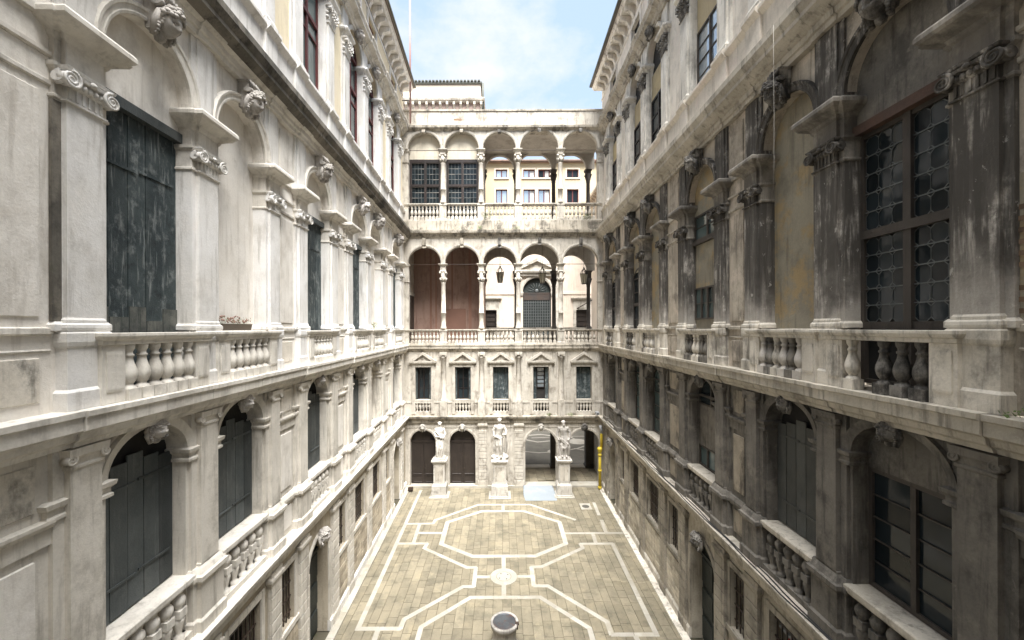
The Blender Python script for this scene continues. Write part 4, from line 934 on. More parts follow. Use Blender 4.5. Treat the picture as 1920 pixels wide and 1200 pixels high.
for c in COLS:
    k = NB(WF); k.lathe(c, 0.02, [(0.22, 5.45), (0.22, 5.5), (0.19, 5.54), (0.19, 5.6), (0.175, 5.64), (0.17, 6.6), (0.15, 8.12), (0.17, 8.14), (0.17, 8.18), (0.15, 8.2), (0.16, 8.28), (0.2, 8.34)], 20)
    k.box(c - 0.22, c + 0.22, 0.0, 0.27, Z1 + .002, 5.45); k.box(c - 0.22, c + 0.22, 0.0, 0.24, 8.33, Z2b)
    for s_ in (-1, 1): spiral(k, (c + s_ * 0.17, 0.22, 8.3), 0.08, 'w', s_, 1.6, 0.018)
    put('half_column', k, 'f_stone', root)
k = NB(WF); k.box(-6.2, 6.4, 0.0, 0.03, 5.3, 5.4)
put('string_course', k, 'f_stone', root)
k = NB(WF); k.prism(CORN2, -6.3, 6.6); put('balcony_cornice', k, 'f_cornice', root)

def loggia(z0, zr, zc, zs, ztop, colw, back_bays):
    """balustrade z0..zr, columns to zc, capital to zs (arch springing), arcade wall to ztop"""
    r = NB(WF); r.prism([(-0.14, zr - 0.13), (0.08, zr - 0.13), (0.12, zr - 0.09), (0.14, zr - 0.05), (0.14, zr), (-0.14, zr)], -6.1, 6.3); bal = put('balustrade', r, 'f_stone', root)
    k = NB(WF); k.box(-6.1, 6.3, -0.12, 0.10, z0 + .002, z0 + 0.1); put('base_course', k, 'f_stone', bal)
    for c in COLS:
        k = NB(WF); k.mould4(c - 0.22, c + 0.22, -0.13, 0.12, [(0.05, z0 + .003), (0.05, z0 + 0.14), (0.0, z0 + 0.17), (0.0, zr - 0.16), (0.03, zr - 0.12), (0.03, zr + 0.004)]); put('pedestal', k, 'f_stone', bal)
    for (a, b) in BAYS:
        n = 8
        for j in range(n):
            P(WF, 'baluster', BAL, 'f_stone', a + 0.12 + (j + .5) * (b - a - 0.24) / n, 0.0, z0 + 0.1, bal, scale=(0.93, 0.93, (zr - 0.13 - z0 - 0.1) / 0.80))
    hC = zc - zr
    for c in COLS:
        k = NB(WF); k.lathe(c, 0, [(0.19, zr), (0.19, zr + 0.1), (0.17, zr + 0.14), (0.17, zr + 0.2), (0.145, zr + 0.26), (0.15, zr + hC * 0.33), (0.17, zr + hC * 0.335), (0.17, zr + hC * 0.35), (0.148, zr + hC * 0.36), (0.135, zc - 0.1), (0.155, zc - 0.06), (0.13, zc - 0.02)], 20)
        co = put('column', k, 'f_stone', root)
        q = NB(WF); q.lathe(c, 0, [(0.13, zc - 0.02), (0.14, zc + 0.1), (0.2, zc + (zs - zc) * 0.55)], 16)
        for a_ in range(8):
            th = a_ * PI / 4 + 0.2
            q.tube([(c + 0.13 * math.cos(th), 0.13 * math.sin(th), zc), (c + 0.17 * math.cos(th), 0.17 * math.sin(th), zc + 0.15), (c + 0.24 * math.cos(th), 0.24 * math.sin(th), zc + 0.24), (c + 0.25 * math.cos(th), 0.25 * math.sin(th), zc + 0.19)], [0.05, 0.06, 0.05, 0.02], 5)
        for a_ in range(4):
            th = PI / 4 + a_ * PI / 2; q.ball((c + 0.25 * math.cos(th), 0.25 * math.sin(th), zc + (zs - zc) * 0.55 - 0.06), 0.075, 8, 6)
        q.mould4(c - 0.2, c + 0.2, -0.2, 0.2, [(-0.02, zc + (zs - zc) * 0.5), (0.03, zc + (zs - zc) * 0.58), (-0.03, zc + (zs - zc) * 0.62), (-0.03, zs - 0.17), (0.06, zs - 0.08), (0.08, zs - 0.04), (0.08, zs)])
        put('capital', q, 'f_stone', co)
    for u, s_ in ((-5.97, 1), (6.17, -1)):
        k = NB(WF); a, b = (u - 0.3, u + 0.13) if s_ > 0 else (u - 0.13, u + 0.3)
        k.box(a, b, -0.25, 0.05, z0, zs - 0.2); k.mould(a, b, -0.2, 0.05, [(0.003, zs - 0.2), (0.06, zs - 0.1), (0.08, zs)]); k.mould(a, b, -0.2, 0.05, [(0.04, zc), (0.04, zc + 0.04), (0.003, zc + 0.06)]); put('respond_pilaster', k, 'f_stone', root)
    g = NB(WF); g.wall(-6.3, 6.6, zs, ztop, 0.14, [(a, b, zs, zs + 0.02, (b - a) / 2) for a, b in BAYS], 0.30, 24); put('arcade_wall', g, 'f_stone', root)
    for i, (a, b) in enumerate(BAYS):
        k = NB(WF); k.archivolt(a, b, zs + 0.02, (b - a) / 2, [(0.0, 0.17), (0.05, 0.19), (0.11, 0.2), (0.14, 0.18)], 0.142, 24); put('archivolt', k, 'f_stone', root)
        k = NB(WF); zt = zs + (b - a) / 2; cu = (a + b) / 2
        k.prism([(0.1, zt - 0.08), (0.26, zt - 0.06), (0.24, zt + 0.05), (0.3, zt + 0.12), (0.34, ztop - 0.15), (0.36, ztop - 0.02), (0.1, ztop - 0.02)], cu - 0.1, cu + 0.1); put('keystone', k, 'f_cornice' if i < 2 else 'carved_dark', root)
    for c in COLS:
        k = NB(WF); k.box(c - 0.07, c + 0.07, 0.13, 0.165, zs + 0.3, ztop); put('lesene', k, 'f_stone', root)
    k = NB(WF); k.tube([(-6.1, 0.0, zs - 0.02), (6.3, 0.0, zs - 0.02)], 0.018, 6); put('tie_rod', k, 'iron', root)
# lower loggia
loggia(Z2, 9.93, 12.9, 14.03, 15.62, 0.15, None)
loggia(16.72, 17.82, 20.4, 21.2, 22.32, 0.14, None)
k = NB(WF); k.prism([(-0.3, 15.6), (0.16, 15.6), (0.18, 15.7), (0.24, 15.74), (0.26, 15.84), (0.4, 15.92), (0.42, 16.05), (0.42, 16.1), (-0.3, 16.1)], -6.3, 6.6); put('main_cornice', k, 'f_cornice', root)
u = -6.2
while u < 6.4:
    L_ = min(random.uniform(1.2, 2.0), 6.4 - u); k = NB(WF); k.box(u + .004, u + L_ - .004, -0.3, 0.2, 16.1 + .002, 16.72 + random.uniform(-.004, .0)); put('parapet_stone', k, 'f_cornice', root); u += L_
k = NB(WF); k.prism([(-0.3, 22.3), (0.16, 22.3), (0.18, 22.36), (0.26, 22.4), (0.34, 22.48), (0.36, 22.6), (-0.3, 22.6)], -6.3, 6.6); put('upper_cornice', k, 'f_cornice', root)
g = NB(WF); g.box(-6.3, 6.6, -0.35, 0.08, 22.602, 23.6); pw = put('parapet_wall', g, 'f_stone', root)
k = NB(WF); k.box(-6.3, 6.6, -0.4, 0.13, 23.6, 23.7); put('coping', k, 'f_cornice', root)
k = NB(WF); k.rings([(-2.95, -2.45, 0.08, 0.084, 23.02), (-3.0, -2.5, 0.08, 0.085, 23.14)]); put('brick_patch', k, 'brick_patch', pw)
# floors, ceilings, back arcades
DB = -3.3
k = NB(WF); k.box(-6.3, 6.6, DB - 0.3, -0.31, 8.5, 8.95); put('loggia_floor', k, 'f_soffit', root)
k = NB(WF); k.box(-6.3, 6.6, DB - 0.3, -0.31, 16.05, 16.7); put('loggia_floor', k, 'f_soffit', root)
k = NB(WF); k.box(-6.3, 6.6, DB - 0.3, -0.36, 22.35, 22.9); put('loggia_ceiling', k, 'f_soffit', root)
k = NB(WF); k.box(-6.3, 6.6, DB - 0.3, -0.51, 4.02, 4.3); put('passage_ceiling', k, 'f_soffit', root)
for zs, zt, zb, zc in ((14.03, 16.05, 8.95, 12.9), (21.2, 22.35, 16.7, 20.3)):
    g = NB(WF); g.wall(-1.28, 6.6, zs, zt, DB + 0.15, [(a, b, zs, zs + 0.02, (b - a) / 2) for a, b in BAYS[2:]], 0.3, 20); put('rear_arcade_wall', g, 'f_soffit', root)
    for c in COLS[1:] + [6.17]:
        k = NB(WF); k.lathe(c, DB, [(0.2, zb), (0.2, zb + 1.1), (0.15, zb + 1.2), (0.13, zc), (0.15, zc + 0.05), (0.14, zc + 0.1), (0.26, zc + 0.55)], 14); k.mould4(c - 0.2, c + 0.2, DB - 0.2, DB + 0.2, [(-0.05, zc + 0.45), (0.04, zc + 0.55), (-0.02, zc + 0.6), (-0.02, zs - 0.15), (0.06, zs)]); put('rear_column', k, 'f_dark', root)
    k = NB(WF); k.prism([(DB - 0.1, zb + 0.95), (DB + 0.1, zb + 0.95), (DB + 0.12, zb + 1.08), (DB - 0.12, zb + 1.08)], -1.28, 6.4); rb = put('rear_balustrade', k, 'f_stone', root)
    for a, b in BAYS[2:]:
        for j in range(7): P(WF, 'baluster', BAL, 'f_stone', a + (j + .5) * (b - a) / 7, DB, zb, rb, scale=(0.85, 0.85, 1.19))
# closed left bays
k = NB(WF); k.box(-6.3, -1.30, -2.75, -2.6, 8.95, 16.05); put('loggia_back_wall', k, 'f_red', root)
for a, b in ((-5.0, -4.86), (-4.62, -4.5), (-2.3, -2.1), (-3.5, -3.38)):
    k = NB(WF); k.box(a, b, -2.6, -2.596, 9.4, 15.9); put('painted_stripe', k, 'f_redstripe', root)
k = NB(WF); k.mould(-4.2, -2.5, -2.6, -2.56, [(0, 8.96), (0.0, 11.3), (-0.05, 11.35)]); put('dado_panel', k, 'f_redstripe', root)
k = NB(WF); k.box(-1.42, -1.14, DB + 0.3, -0.25, 8.952, 16.04); put('loggia_end_wall', k, 'f_red', root)
k = NB(WF); k.box(-6.3, -6.1, -2.6, -0.3, 8.952, 16.04); sw = put('loggia_end_wall', k, 'f_stone', root)
k = NB(WF); k.box(-6.1, -6.06, -2.4, -1.2, 8.96, 12.2); dd = put('door', k, 'door', root)
k = NB(WF); k.box(-6.1, -6.04, -2.55, -1.05, 12.2, 12.4); put('door_lintel', k, 'f_stone', dd)
# upper left bays: leaded glazing under cream lunettes
g = NB(WF); g.box(-6.1, -1.3, -0.36, -0.24, 20.72, 22.34); put('lunette', g, 'f_lunette', root)
for a, b in ((-5.84, -3.84), (-3.5, -1.45)):
    f = NB(WF); z0, z1 = 16.75, 20.72; m_ = (a + b) / 2; fr = 0.13
    f.box(a, a + fr, -0.4, -0.24, z0, z1); f.box(b - fr, b, -0.4, -0.24, z0, z1); f.box(a + fr, b - fr, -0.4, -0.238, z1 - 0.2, z1); f.box(m_ - 0.06, m_ + 0.06, -0.4, -0.236, z0, z1 - 0.2); f.box(a + fr, b - fr, -0.4, -0.234, 19.0, 19.14); f.box(a + fr, b - fr, -0.4, -0.24, z0, z0 + 0.2)
    win = put('window', f, 'black_frame', root)
    lc = NB(WF)
    for x0, x1 in ((a + fr, m_ - 0.06), (m_ + 0.06, b - fr)):
        for y0, y1, n in ((z0 + 0.2, 19.0, 6), (19.14, z1 - 0.2, 4)):
            for i in range(4):
                for j in range(n):
                    p = P(WF, 'pane', UNIT, 'glass', x0 + (i + .5) * (x1 - x0) / 4, -0.36, y0 + j * (y1 - y0) / n, win, scale=((x1 - x0) / 4 - .012, 0.008, (y1 - y0) / n - .012)); p.rotation_euler.x += random.uniform(-.04, .04); p.rotation_euler.z += random.uniform(-.04, .04)
            for i in range(1, 4): lc.box(x0 + i * (x1 - x0) / 4 - .008, x0 + i * (x1 - x0) / 4 + .008, -0.36, -0.348, y0, y1)
            for j in range(1, n): lc.box(x0, x1, -0.36, -0.346, y0 + j * (y1 - y0) / n - .008, y0 + j * (y1 - y0) / n + .008)
    put('lead_came', lc, 'lead', win, kind='stuff')
for a, b in ((-6.3, -5.84), (-3.84, -3.5), (-1.45, -1.2)):
    g = NB(WF); g.box(a, b, -0.42, -0.25, 16.7, 20.72); put('loggia_infill', g, 'f_stone', root)
g = NB(WF); g.box(-1.42, -1.16, DB + 0.3, -0.43, 16.72, 22.34); put('loggia_end_wall', g, 'f_soffit', root)
# ground passage behind the two open arches
for c in (1.0, 3.71, 6.17):
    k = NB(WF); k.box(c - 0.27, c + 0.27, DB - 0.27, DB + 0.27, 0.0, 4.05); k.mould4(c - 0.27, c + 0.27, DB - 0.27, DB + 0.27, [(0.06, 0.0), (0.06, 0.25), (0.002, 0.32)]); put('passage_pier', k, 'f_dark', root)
k = NB(WF); k.box(1.0, 1.25, DB, -0.5, 0, 4.04); k.box(6.45, 6.6, DB, -0.5, 0, 4.04); put('passage_wall', k, 'f_stone', root)
k = NB(WF); k.box(1.2, 6.5, DB - 0.35, DB + 0.3, 0.0, 0.16); put('passage_step', k, 'white_paving', root)

# ------------------------------------------------------------------ rear wing behind the camera
WB = wing('palace_wing', 'plain cream rear wing closing the courtyard behind the viewer', (0, -1.0, 0), PI, -1)
g = NB(WB); g.wall(-6.5, 6.5, 0, ZE, 0.0, [(x - 0.8, x + 0.8, z0, z1, 0.8) for z0, z1 in ((9.0, 13.5),) for x in (-4, 0, 4)], 0.4)
put('wall', g, 'l_plaster', WB.root)
for x in (-4, 0, 4):
    v = NB(WB); v.fill(x - 0.8, x + 0.8, 9.0, 13.5, 0.8, -0.38); put('window', v, 'glass', WB.root)
k = NB(WB); k.prism(CORN2, -6.3, 6.3); k.prism(CORN3L[:-1] + [(0.38, 16.1), (-0.3, 16.1)], -6.3, 6.3); put('cornice', k, 'l_sill', WB.root)
k = NB(WB); k.prism([(0.5, ZE), (0.5, ZE + 0.1), (-6, ZE + 2.3), (-6, ZE + 2.1)], -6.5, 6.5); put('roof', k, 'tile', WB.root)

# ------------------------------------------------------------------ paved court
def ground(name, x0, x1, y0, y1, z, m):
    b = B(1); b.poly([(x0, y0, z), (x1, y0, z), (x1, y1, z), (x0, y1, z)]); return put(name, b, m, kind='structure')
ground('ground', -1500, 1500, -1500, 1500, -0.06, 'joint')
court = ground('courtyard_paving', -6.2, 6.5, -1, 25.6, -0.03, 'joint')
def wl(y): return -5.33 - 0.027 * y
def wr(y): return 5.72 + 0.02 * y
near = []; farb = []
x = -5.9; ci = 0
while x < 6.25:
    cw = random.uniform(0.29, 0.36); y = 9.4 + random.uniform(0, .5)
    while y < 25.0:
        L_ = random.choice((0.42, 0.55, 0.62, 0.75, 0.9)) * random.uniform(0.92, 1.08); e1 = min(y + L_, 25.0)
        if x > wl(y) - 0.1 and x + cw < wr(y) + 0.25 and e1 - y > 0.12:
            (near if y < 17.2 else farb).append((x + cw / 2, (y + e1) / 2, cw - 0.011, e1 - y - 0.011))
        y += L_
    x += cw
near.sort(key=lambda t: t[1] + abs(t[0]) * 0.05)
farb += near[292:]; near = near[:292]
for cx, cy, sx, sy in near:
    o = put('paving_stone', SLAB, 'paving', court, (cx, cy, -0.03 + random.uniform(-.003, .002)), 0, (sx, sy, 0.03)); o.rotation_euler = (random.uniform(-.004, .004), random.uniform(-.004, .004), random.uniform(-.006, .006))
b = B(1)
def slabs_into(b, lst):
    for cx, cy, sx, sy in lst:
        dz = random.uniform(-.003, .002); b.rings([(cx - sx / 2, cx + sx / 2, cy - sy / 2, cy + sy / 2, -0.03), (cx - sx / 2, cx + sx / 2, cy - sy / 2, cy + sy / 2, -0.004 + dz), (cx - sx / 2 + .01, cx + sx / 2 - .01, cy - sy / 2 + .01, cy + sy / 2 - .01, 0.0 + dz)])
slabs_into(b, farb)
# joined stones get a random tone per island
pm = MT['paving'].copy(); pm.name = 'trachyte_paving_joined'
for n_ in pm.node_tree.nodes:
    if n_.type == 'OBJECT_INFO':
        gi = pm.node_tree.nodes.new('ShaderNodeNewGeometry')
        for l in list(n_.outputs['Random'].links): pm.node_tree.links.new(gi.outputs['Random Per Island'], l.to_socket)
MT['paving_joined'] = pm
put('paving_stones', b, 'paving_joined', court, kind='stuff')
# white inlay
def strip(pts, wd=0.2, closed=False, L0=0.85):
    pts = [Vector((p[0], p[1])) for p in pts]
    if closed: pts.append(pts[0])
    for i in range(len(pts) - 1):
        p, q = pts[i], pts[i + 1]; d = (q - p); L_ = d.length; d /= L_; nn = Vector((-d.y, d.x)); n = max(1, round(L_ / L0))
        for j in range(n):
            t0, t1 = L_ * j / n, L_ * (j + 1) / n
            e0 = -wd * 0.42 if j == 0 and i == 0 and not closed else (-wd * 0.0 if j else -wd * 0.2)
            e1 = wd * 0.42 if j == n - 1 and (i == len(pts) - 2) and not closed else (wd * 0.2 if j == n - 1 else 0)
            c = p + d * ((t0 + e0 + t1 + e1) / 2)
            o = put('white_stone', SLAB, 'white_paving', court, (c.x, c.y, -0.026 + random.uniform(0, .0012)), math.atan2(d.y, d.x), ((t1 + e1) - (t0 + e0) - 0.006, wd, 0.031 + 0.0004 * ((i + j) % 5)))
OCT1 = [(-1.12, 21.7), (1.14, 21.7), (2.93, 20.46), (2.93, 18.41), (1.42, 17.42), (-1.32, 17.42), (-2.84, 18.41), (-2.84, 20.48)]
strip(OCT1, 0.22, True)
strip([(-4.92, 20.32), (-3.56, 20.34), (-3.5, 20.71), (-1.36, 22.49), (1.55, 22.49), (3.75, 20.72)], 0.175)
strip([(-5.03, 24.5), (-4.93, 18.46)], 0.175); strip([(-4.93, 18.46), (-4.83, 13.23)], 0.175)
strip([(-4.88, 18.46), (-3.5, 18.46), (-3.56, 18.06), (-1.5, 16.6), (-1.12, 16.6), (-1.12, 15.37), (-1.54, 15.37), (-3.39, 13.66), (-3.42, 13.23), (-4.83, 13.23)], 0.175)
strip([(5.0, 12.94), (5.09, 18.40), (3.6, 18.38), (3.64, 18.04), (1.64, 16.64), (1.2, 16.62), (1.2, 15.4), (1.74, 15.4), (3.54, 13.5), (3.54, 12.94), (5.0, 12.94)], 0.175)
strip([(-2.75, 11.5), (-2.74, 13.3), (-1.2, 14.75), (1.38, 14.75), (2.88, 13.22), (2.88, 11.5), (1.3, 10.2), (-1.2, 10.2)], 0.175, True)
strip([(0.04, 14.86), (0.04, 15.42)], 0.175); strip([(0.04, 16.5), (0.04, 17.32)], 0.175); strip([(0.03, 21.8), (0.03, 22.4)], 0.175)
strip([(-1.02, 15.97), (-0.58, 15.97)], 0.175); strip([(0.66, 15.99), (1.1, 15.99)], 0.175)
strip([(-4.23, 20.2), (-4.16, 18.56)], 0.175); strip([(-4.05, 19.42), (-2.97, 19.4)], 0.18)
strip([(3.05, 19.34), (6.0, 19.34)], 0.16); strip([(4.38, 19.26), (4.33, 18.5)], 0.18)
strip([(5.14, 20.6), (5.05, 19.43)], 0.18); strip([(5.22, 22.66), (5.15, 21.25)], 0.18); strip([(-4.14, 13.12), (-4.1, 11.2)], 0.175); strip([(4.3, 12.84), (4.35, 11.2)], 0.175)
k = B(1); k.poly([(4.36, 21.85, 0.006), (4.95, 21.85, 0.006), (4.95, 22.62, 0.006), (4.36, 22.62, 0.006)]); dc = put('drain_surround', k, 'white_paving', court)
k = B(1); k.lathe(4.65, 22.23, [(0.2, 0.007), (0.2, 0.012), (0.15, 0.012)], 20, False); put('drain_cover', k, 'grey_paving', dc)
# kerb stones along the walls
for fn, s_ in ((wl, 1), (wr, -1)):
    y = 9.0
    while y < 24.9:
        L_ = min(random.uniform(1.0, 1.7), 25.0 - y); xa = fn(y + L_ / 2) + s_ * 0.12
        o = put('kerb_stone', SLAB, 'white_paving' if s_ > 0 else 'r_rail', court, (xa, y + L_ / 2, -0.03), math.atan(-0.027 if s_ > 0 else 0.02) * -1, (0.26, L_ - 0.008, 0.09 + random.uniform(0, .006))); y += L_
# centre drain: white ring
k = B(1)
def ringmesh(b, cx, cy, r0, r1, z0, z1, n=36):
    b.lathe(cx, cy, [(r1, z0), (r1, z1 - 0.006), (r1 - 0.006, z1), (r0 + 0.004, z1), (r0, z1 - 0.006), (r0, z0)], n, False, cap=False)
dr = thing('drain_cover', 'round white stone drain with pierced middle disc set in the paving between the octagons', 'drain cover', (0.04, 15.98, 0))
ringmesh(k, 0, 0, 0.30, 0.54, -0.02, 0.014); put('outer_ring', k, 'white_paving', dr)
k = B(1); k.lathe(0, 0, [(0.285, -0.02), (0.285, 0.012), (0.02, 0.02)], 32, False); put('disc', k, 'white_paving', dr)
for i in range(4):
    th = i * PI / 2 + 0.6; k = B(1); k.lathe(0.2 * math.cos(th), 0.2 * math.sin(th), [(0.026, 0.005), (0.026, 0.0185)], 10, False); put('drain_hole', k, 'void', dr)
# paved passage and the court beyond
ps = ground('passage_paving', 1.2, 6.5, 25.5, 28.2, 0.07, 'joint'); b = B(1); lst = []
x = 1.25
while x < 6.4:
    y = 25.6 + random.uniform(0, .3)
    while y < 28.0: L_ = random.uniform(0.5, 0.8); lst.append((x + .26, min(y + L_ / 2, 27.9), 0.51, L_ - 0.012)); y += L_
    x += 0.525
slabs_into(b, lst); b.V = [(a_, b_, c_ + 0.105) for a_, b_, c_ in b.V]; put('paving_stones', b, 'paving_joined', ps, kind='stuff')
c2 = ground('second_court_paving', -8, 14, 28.2, 43, 0.0, 'grey_paving')  # dark grey puts the shade of this court into the paving colour
def flatline(pts, wd, closed=False, z=0.006):
    b = B(1); P_ = [Vector(p) for p in pts]; P_ += [P_[0]] if closed else []
    for i in range(len(P_) - 1):
        d = (P_[i + 1] - P_[i]).normalized(); nn = Vector((-d.y, d.x)) * wd / 2; e = d * wd * 0.25
        zz = z + 0.0007 * (i % 3)
        b.poly([(*(P_[i] - nn - e), zz), (*(P_[i + 1] - nn + e), zz), (*(P_[i + 1] + nn + e), zz), (*(P_[i] + nn - e), zz)])
    put('pale_stone_line', b, 'pale_line', c2)
flatline([(1.0, 32.4), (2.9, 31.8), (4.4, 32.0), (6.2, 32.9), (7.2, 33.8), (6.3, 36.2), (6.4, 38)], 0.175)
flatline([(2.0, 35.6), (3.1, 34.8), (4.8, 35.3), (4.9, 36.6), (3.6, 37.3), (2.3, 36.9)], 0.26, True); flatline([(2.7, 36.1), (4.3, 36.3)], 0.175)
flatline([(6.0, 32.9), (8.5, 31.4)], 0.175); flatline([(5.5, 36.6), (9, 36.6)], 0.16)
for cx, cy, r in ((4.2, 32.1, 0.55), (6.6, 34.9, 0.85), (6.0, 38.2, 0.8)):
    k = B(1); k.lathe(cx, cy, [(r, 0.004), (r, 0.009), (0.01, 0.01)], 28, False); put('pale_stone_disc', k, 'pale_line', c2)

# ------------------------------------------------------------------ buildings beyond
WY = wing('town_building', 'straw yellow building beyond the loggias with arched stone portal and pedimented doorway', (0, 42.0, 0), 0.0, -1)
yr = WY.root
wx = [0.02, 2.93, 4.51, 7.54]
ops = [(x - 0.62, x + 0.62, z0, z1, 0) for x in wx for z0, z1 in ((23.2, 24.65), (25.85, 26.75))]
yb = NB(WY)
cuts = sorted({(x - 0.62, x + 0.62) for x in wx})
for z0, z1, zz in ((19.6, 25.3, (23.2, 24.65)), (25.3, 27.4, (25.85, 26.75))):
    yb.wall(-8, 14, z0, z1, 0.0, [(a, b, zz[0], zz[1], 0) for a, b in cuts], 0.25)
put('upper_wall', yb, 'b_yellow', yr)
for x in wx:
    for z0, z1, lab in ((23.2, 24.65, 1), (25.85, 26.75, 0)):
        f = NB(WY); a, b = x - 0.62, x + 0.62
        for e0, e1 in ((a - 0.14, a - .002), (b + .002, b + 0.14)): f.box(e0, e1, 0.002, 0.04, z0, z1)
        f.box(a - 0.14, b + 0.14, 0.002, 0.04, z1, z1 + 0.14); f.box(a - 0.18, b + 0.18, 0.002, 0.1, z0 - 0.12, z0); put('window_surround', f, 'b_white', yr)
        wd = window_grid(WY, 'w', a, b, z0, z1, 0, -0.14, 'red_wood', 'glass_sky' if (lab or x < 3) and x < 7 else 'glass', 2, 1, 0.09)
        if x in (2.93, 4.51):
            k = NB(WY); k.box(b - 0.5, b - 0.12, -0.185, -0.175, z0 + 0.1, z1 - 0.1); put('curtain', k, 'curtain', wd)
# lower white front with the portal
px_, pw_ = 3.72, 1.5
g = NB(WY); g.wall(-8, 14, 0, 19.6, 0.0, [(-1.75, -0.55, 0.0, 11.9, 0), (px_ - pw_, px_ + pw_, 0.0, 13.8, 1.5), (7.85, 9.1, 0.0, 11.9, 0)], 0.3); put('lower_wall', g, 'b_white', yr)
for z0, z1 in ((13.55, 13.8), (19.45, 19.7)):
    for a, b in ((-8, px_ - pw_ - 0.75), (px_ + pw_ + 0.75, 14)) if z0 < 15 else ((-8, 14),):
        k = NB(WY); k.box(a, b, 0.0, 0.08, z0, z1); put('string_course', k, 'b_white', yr)
for a, b in ((-1.75, -0.55), (7.85, 9.1)):
    v = NB(WY); v.poly([(a, -0.25, 0), (b, -0.25, 0), (b, -0.25, 11.9), (a, -0.25, 11.9)]); dd = put('door', v, 'door', yr)
    for j in range(5): k = NB(WY); k.box(a + 0.12, b - 0.12, -0.25, -0.2, 9.2 + j * 0.5, 9.55 + j * 0.5); put('door_panel', k, 'door', dd)
    f = NB(WY); f.box(a - 0.3, a - .003, 0.002, 0.1, 9, 11.9); f.box(b + .003, b + 0.3, 0.002, 0.1, 9, 11.9); f.box(a - 0.3, b + 0.3, 0.002, 0.1, 11.9, 12.5); f.mould(a - 0.35, b + 0.35, 0.0, 0.12, [(0, 12.9), (0.12, 13.0), (0.2, 13.1), (0.2, 13.2)]); f.box(a - 0.3, b + 0.3, 0.002, 0.06, 12.5, 12.9); put('door_surround', f, 'f_stone', yr)
f = NB(WY); f.archivolt(px_ - pw_, px_ + pw_, 13.8, 1.5, [(0.0, 0.1), (0.15, 0.14), (0.3, 0.1)], 0.002)
for s_ in (-1, 1): 
    f.box(px_ + s_ * (pw_ + 0.55) - 0.22, px_ + s_ * (pw_ + 0.55) + 0.22, 0.002, 0.25, 9, 15.4); f.mould(px_ + s_ * (pw_ + 0.55) - 0.22, px_ + s_ * (pw_ + 0.55) + 0.22, 0.0, 0.25, [(0.003, 15.0), (0.1, 15.2), (0.1, 15.4)])
    f.mould(px_ + s_ * (pw_ + 0.12) - 0.12, px_ + s_ * (pw_ + 0.12) + 0.12, 0.0, 0.12, [(0, 13.4), (0.06, 13.7), (0.06, 13.8)])
f.mould(px_ - 2.3, px_ + 2.3, 0.0, 0.25, [(0, 15.45), (0.05, 15.7), (0.2, 15.8), (0.25, 15.95)])
A = [(px_ - 2.55, 15.95), (px_ + 2.55, 15.95), (px_ + 2.55, 16.1), (px_, 17.35), (px_ - 2.55, 16.1)]
I = [(px_ - 1.9, 16.1), (px_ + 1.9, 16.1), (px_, 17.0)]
va = [f.v(u, 0.5, z) for u, z in A]; vb = [f.v(u, 0.0, z) for u, z in A]; vi = [f.v(u, 0.5, z) for u, z in I]; vj = [f.v(u, 0.2, z) for u, z in I]
f.f((va[0], va[1], vi[1], vi[0])); f.f((va[1], va[2], va[3], vi[2], vi[1])); f.f((va[3], va[4], va[0], vi[0], vi[2])); f.f((vj[0], vj[1], vj[2]))
for q in range(5): f.f((va[q], va[(q + 1) % 5], vb[(q + 1) % 5], vb[q]))
for q in range(3): f.f((vi[q], vi[(q + 1) % 3], vj[(q + 1) % 3], vj[q]))
put('portal', f, 'f_stone', yr)
v = NB(WY); v.fill(px_ - pw_, px_ + pw_, 0, 13.8, 1.5, -0.28); gt = put('portal_door', v, 'green_door', yr)
f = NB(WY)
for i in range(9):
    th = PI * (i + .5) / 9; f.tube([(px_ + 0.2 * math.cos(th), -0.24, 13.85 + 0.2 * math.sin(th)), (px_ + 1.0 * math.cos(th), -0.24, 13.85 + 0.95 * math.sin(th))], 0.02, 5)
f.ball((px_, -0.24, 13.95), 0.2, 10, 6, sy=0.3); put('fanlight_grille', f, 'lead', gt, kind='stuff')
k = NB(WY); k.box(px_ - pw_, px_ + pw_, -0.28, -0.18, 13.6, 13.75); k.box(px_ - pw_, px_ + pw_, -0.28, -0.2, 12.95, 13.6); put('transom', k, 'iron', gt)
for i in range(12): P(WY, 'bar', UNIT, 'lead', px_ - pw_ + (i + .5) * 0.25, -0.22, 9.0, gt, scale=(0.05, 0.04, 3.9))
for j in range(13): P(WY, 'bar', UNIT, 'lead', px_, -0.215, 9.1 + j * 0.3, gt, scale=(3.0, 0.04, 0.045))
k = NB(WY); k.box(-8.3, 14.3, -0.3, 0.35, 27.4, 27.5); k.prism([(0.45, 27.5), (0.45, 27.62), (-5, 29.8), (-5, 29.6)], -8.3, 14.3); put('roof', k, 'tile', yr)
k = NB(WY); k.box(-8, 14, -5, -4.9, 0, 29); put('back_wall', k, 'b_yellow', yr)
# sloping awning bar by the right hand door
k = NB(WY); k.tube([(7.9, 0.05, 12.0), (9.4, 0.9, 12.9)], 0.05, 6); put('awning_arm', k, 'iron', yr)

SW = wing('court_wing', 'narrow cream wing with bracketed eaves glimpsed behind the rightmost arch', (9.35, 28.5, 0), R(90), 1)
g = NB(SW); g.wall(0, 13, 0, 24, 0.0, [(6 + i * 2.4, 7.2 + i * 2.4, z0, z0 + 2.6, 0) for i in range(3) for z0 in (17.2,)], 0.3); put('wall', g, 'b_white', SW.root)
for i in range(3): window_grid(SW, 'w', 6 + i * 2.4, 7.2 + i * 2.4, 17.2, 19.8, 0, -0.15, 'black_frame', 'glass', 2, 2, 0.08)
for i in range(18): P(SW, 'eave_bracket', BRACKET, 'b_white', 0.4 + i * 0.72, 0.0, 22.4)
k = NB(SW); k.box(0, 13, -0.2, 0.55, 22.97, 23.2); put('eave_cornice', k, 'b_white', SW.root)

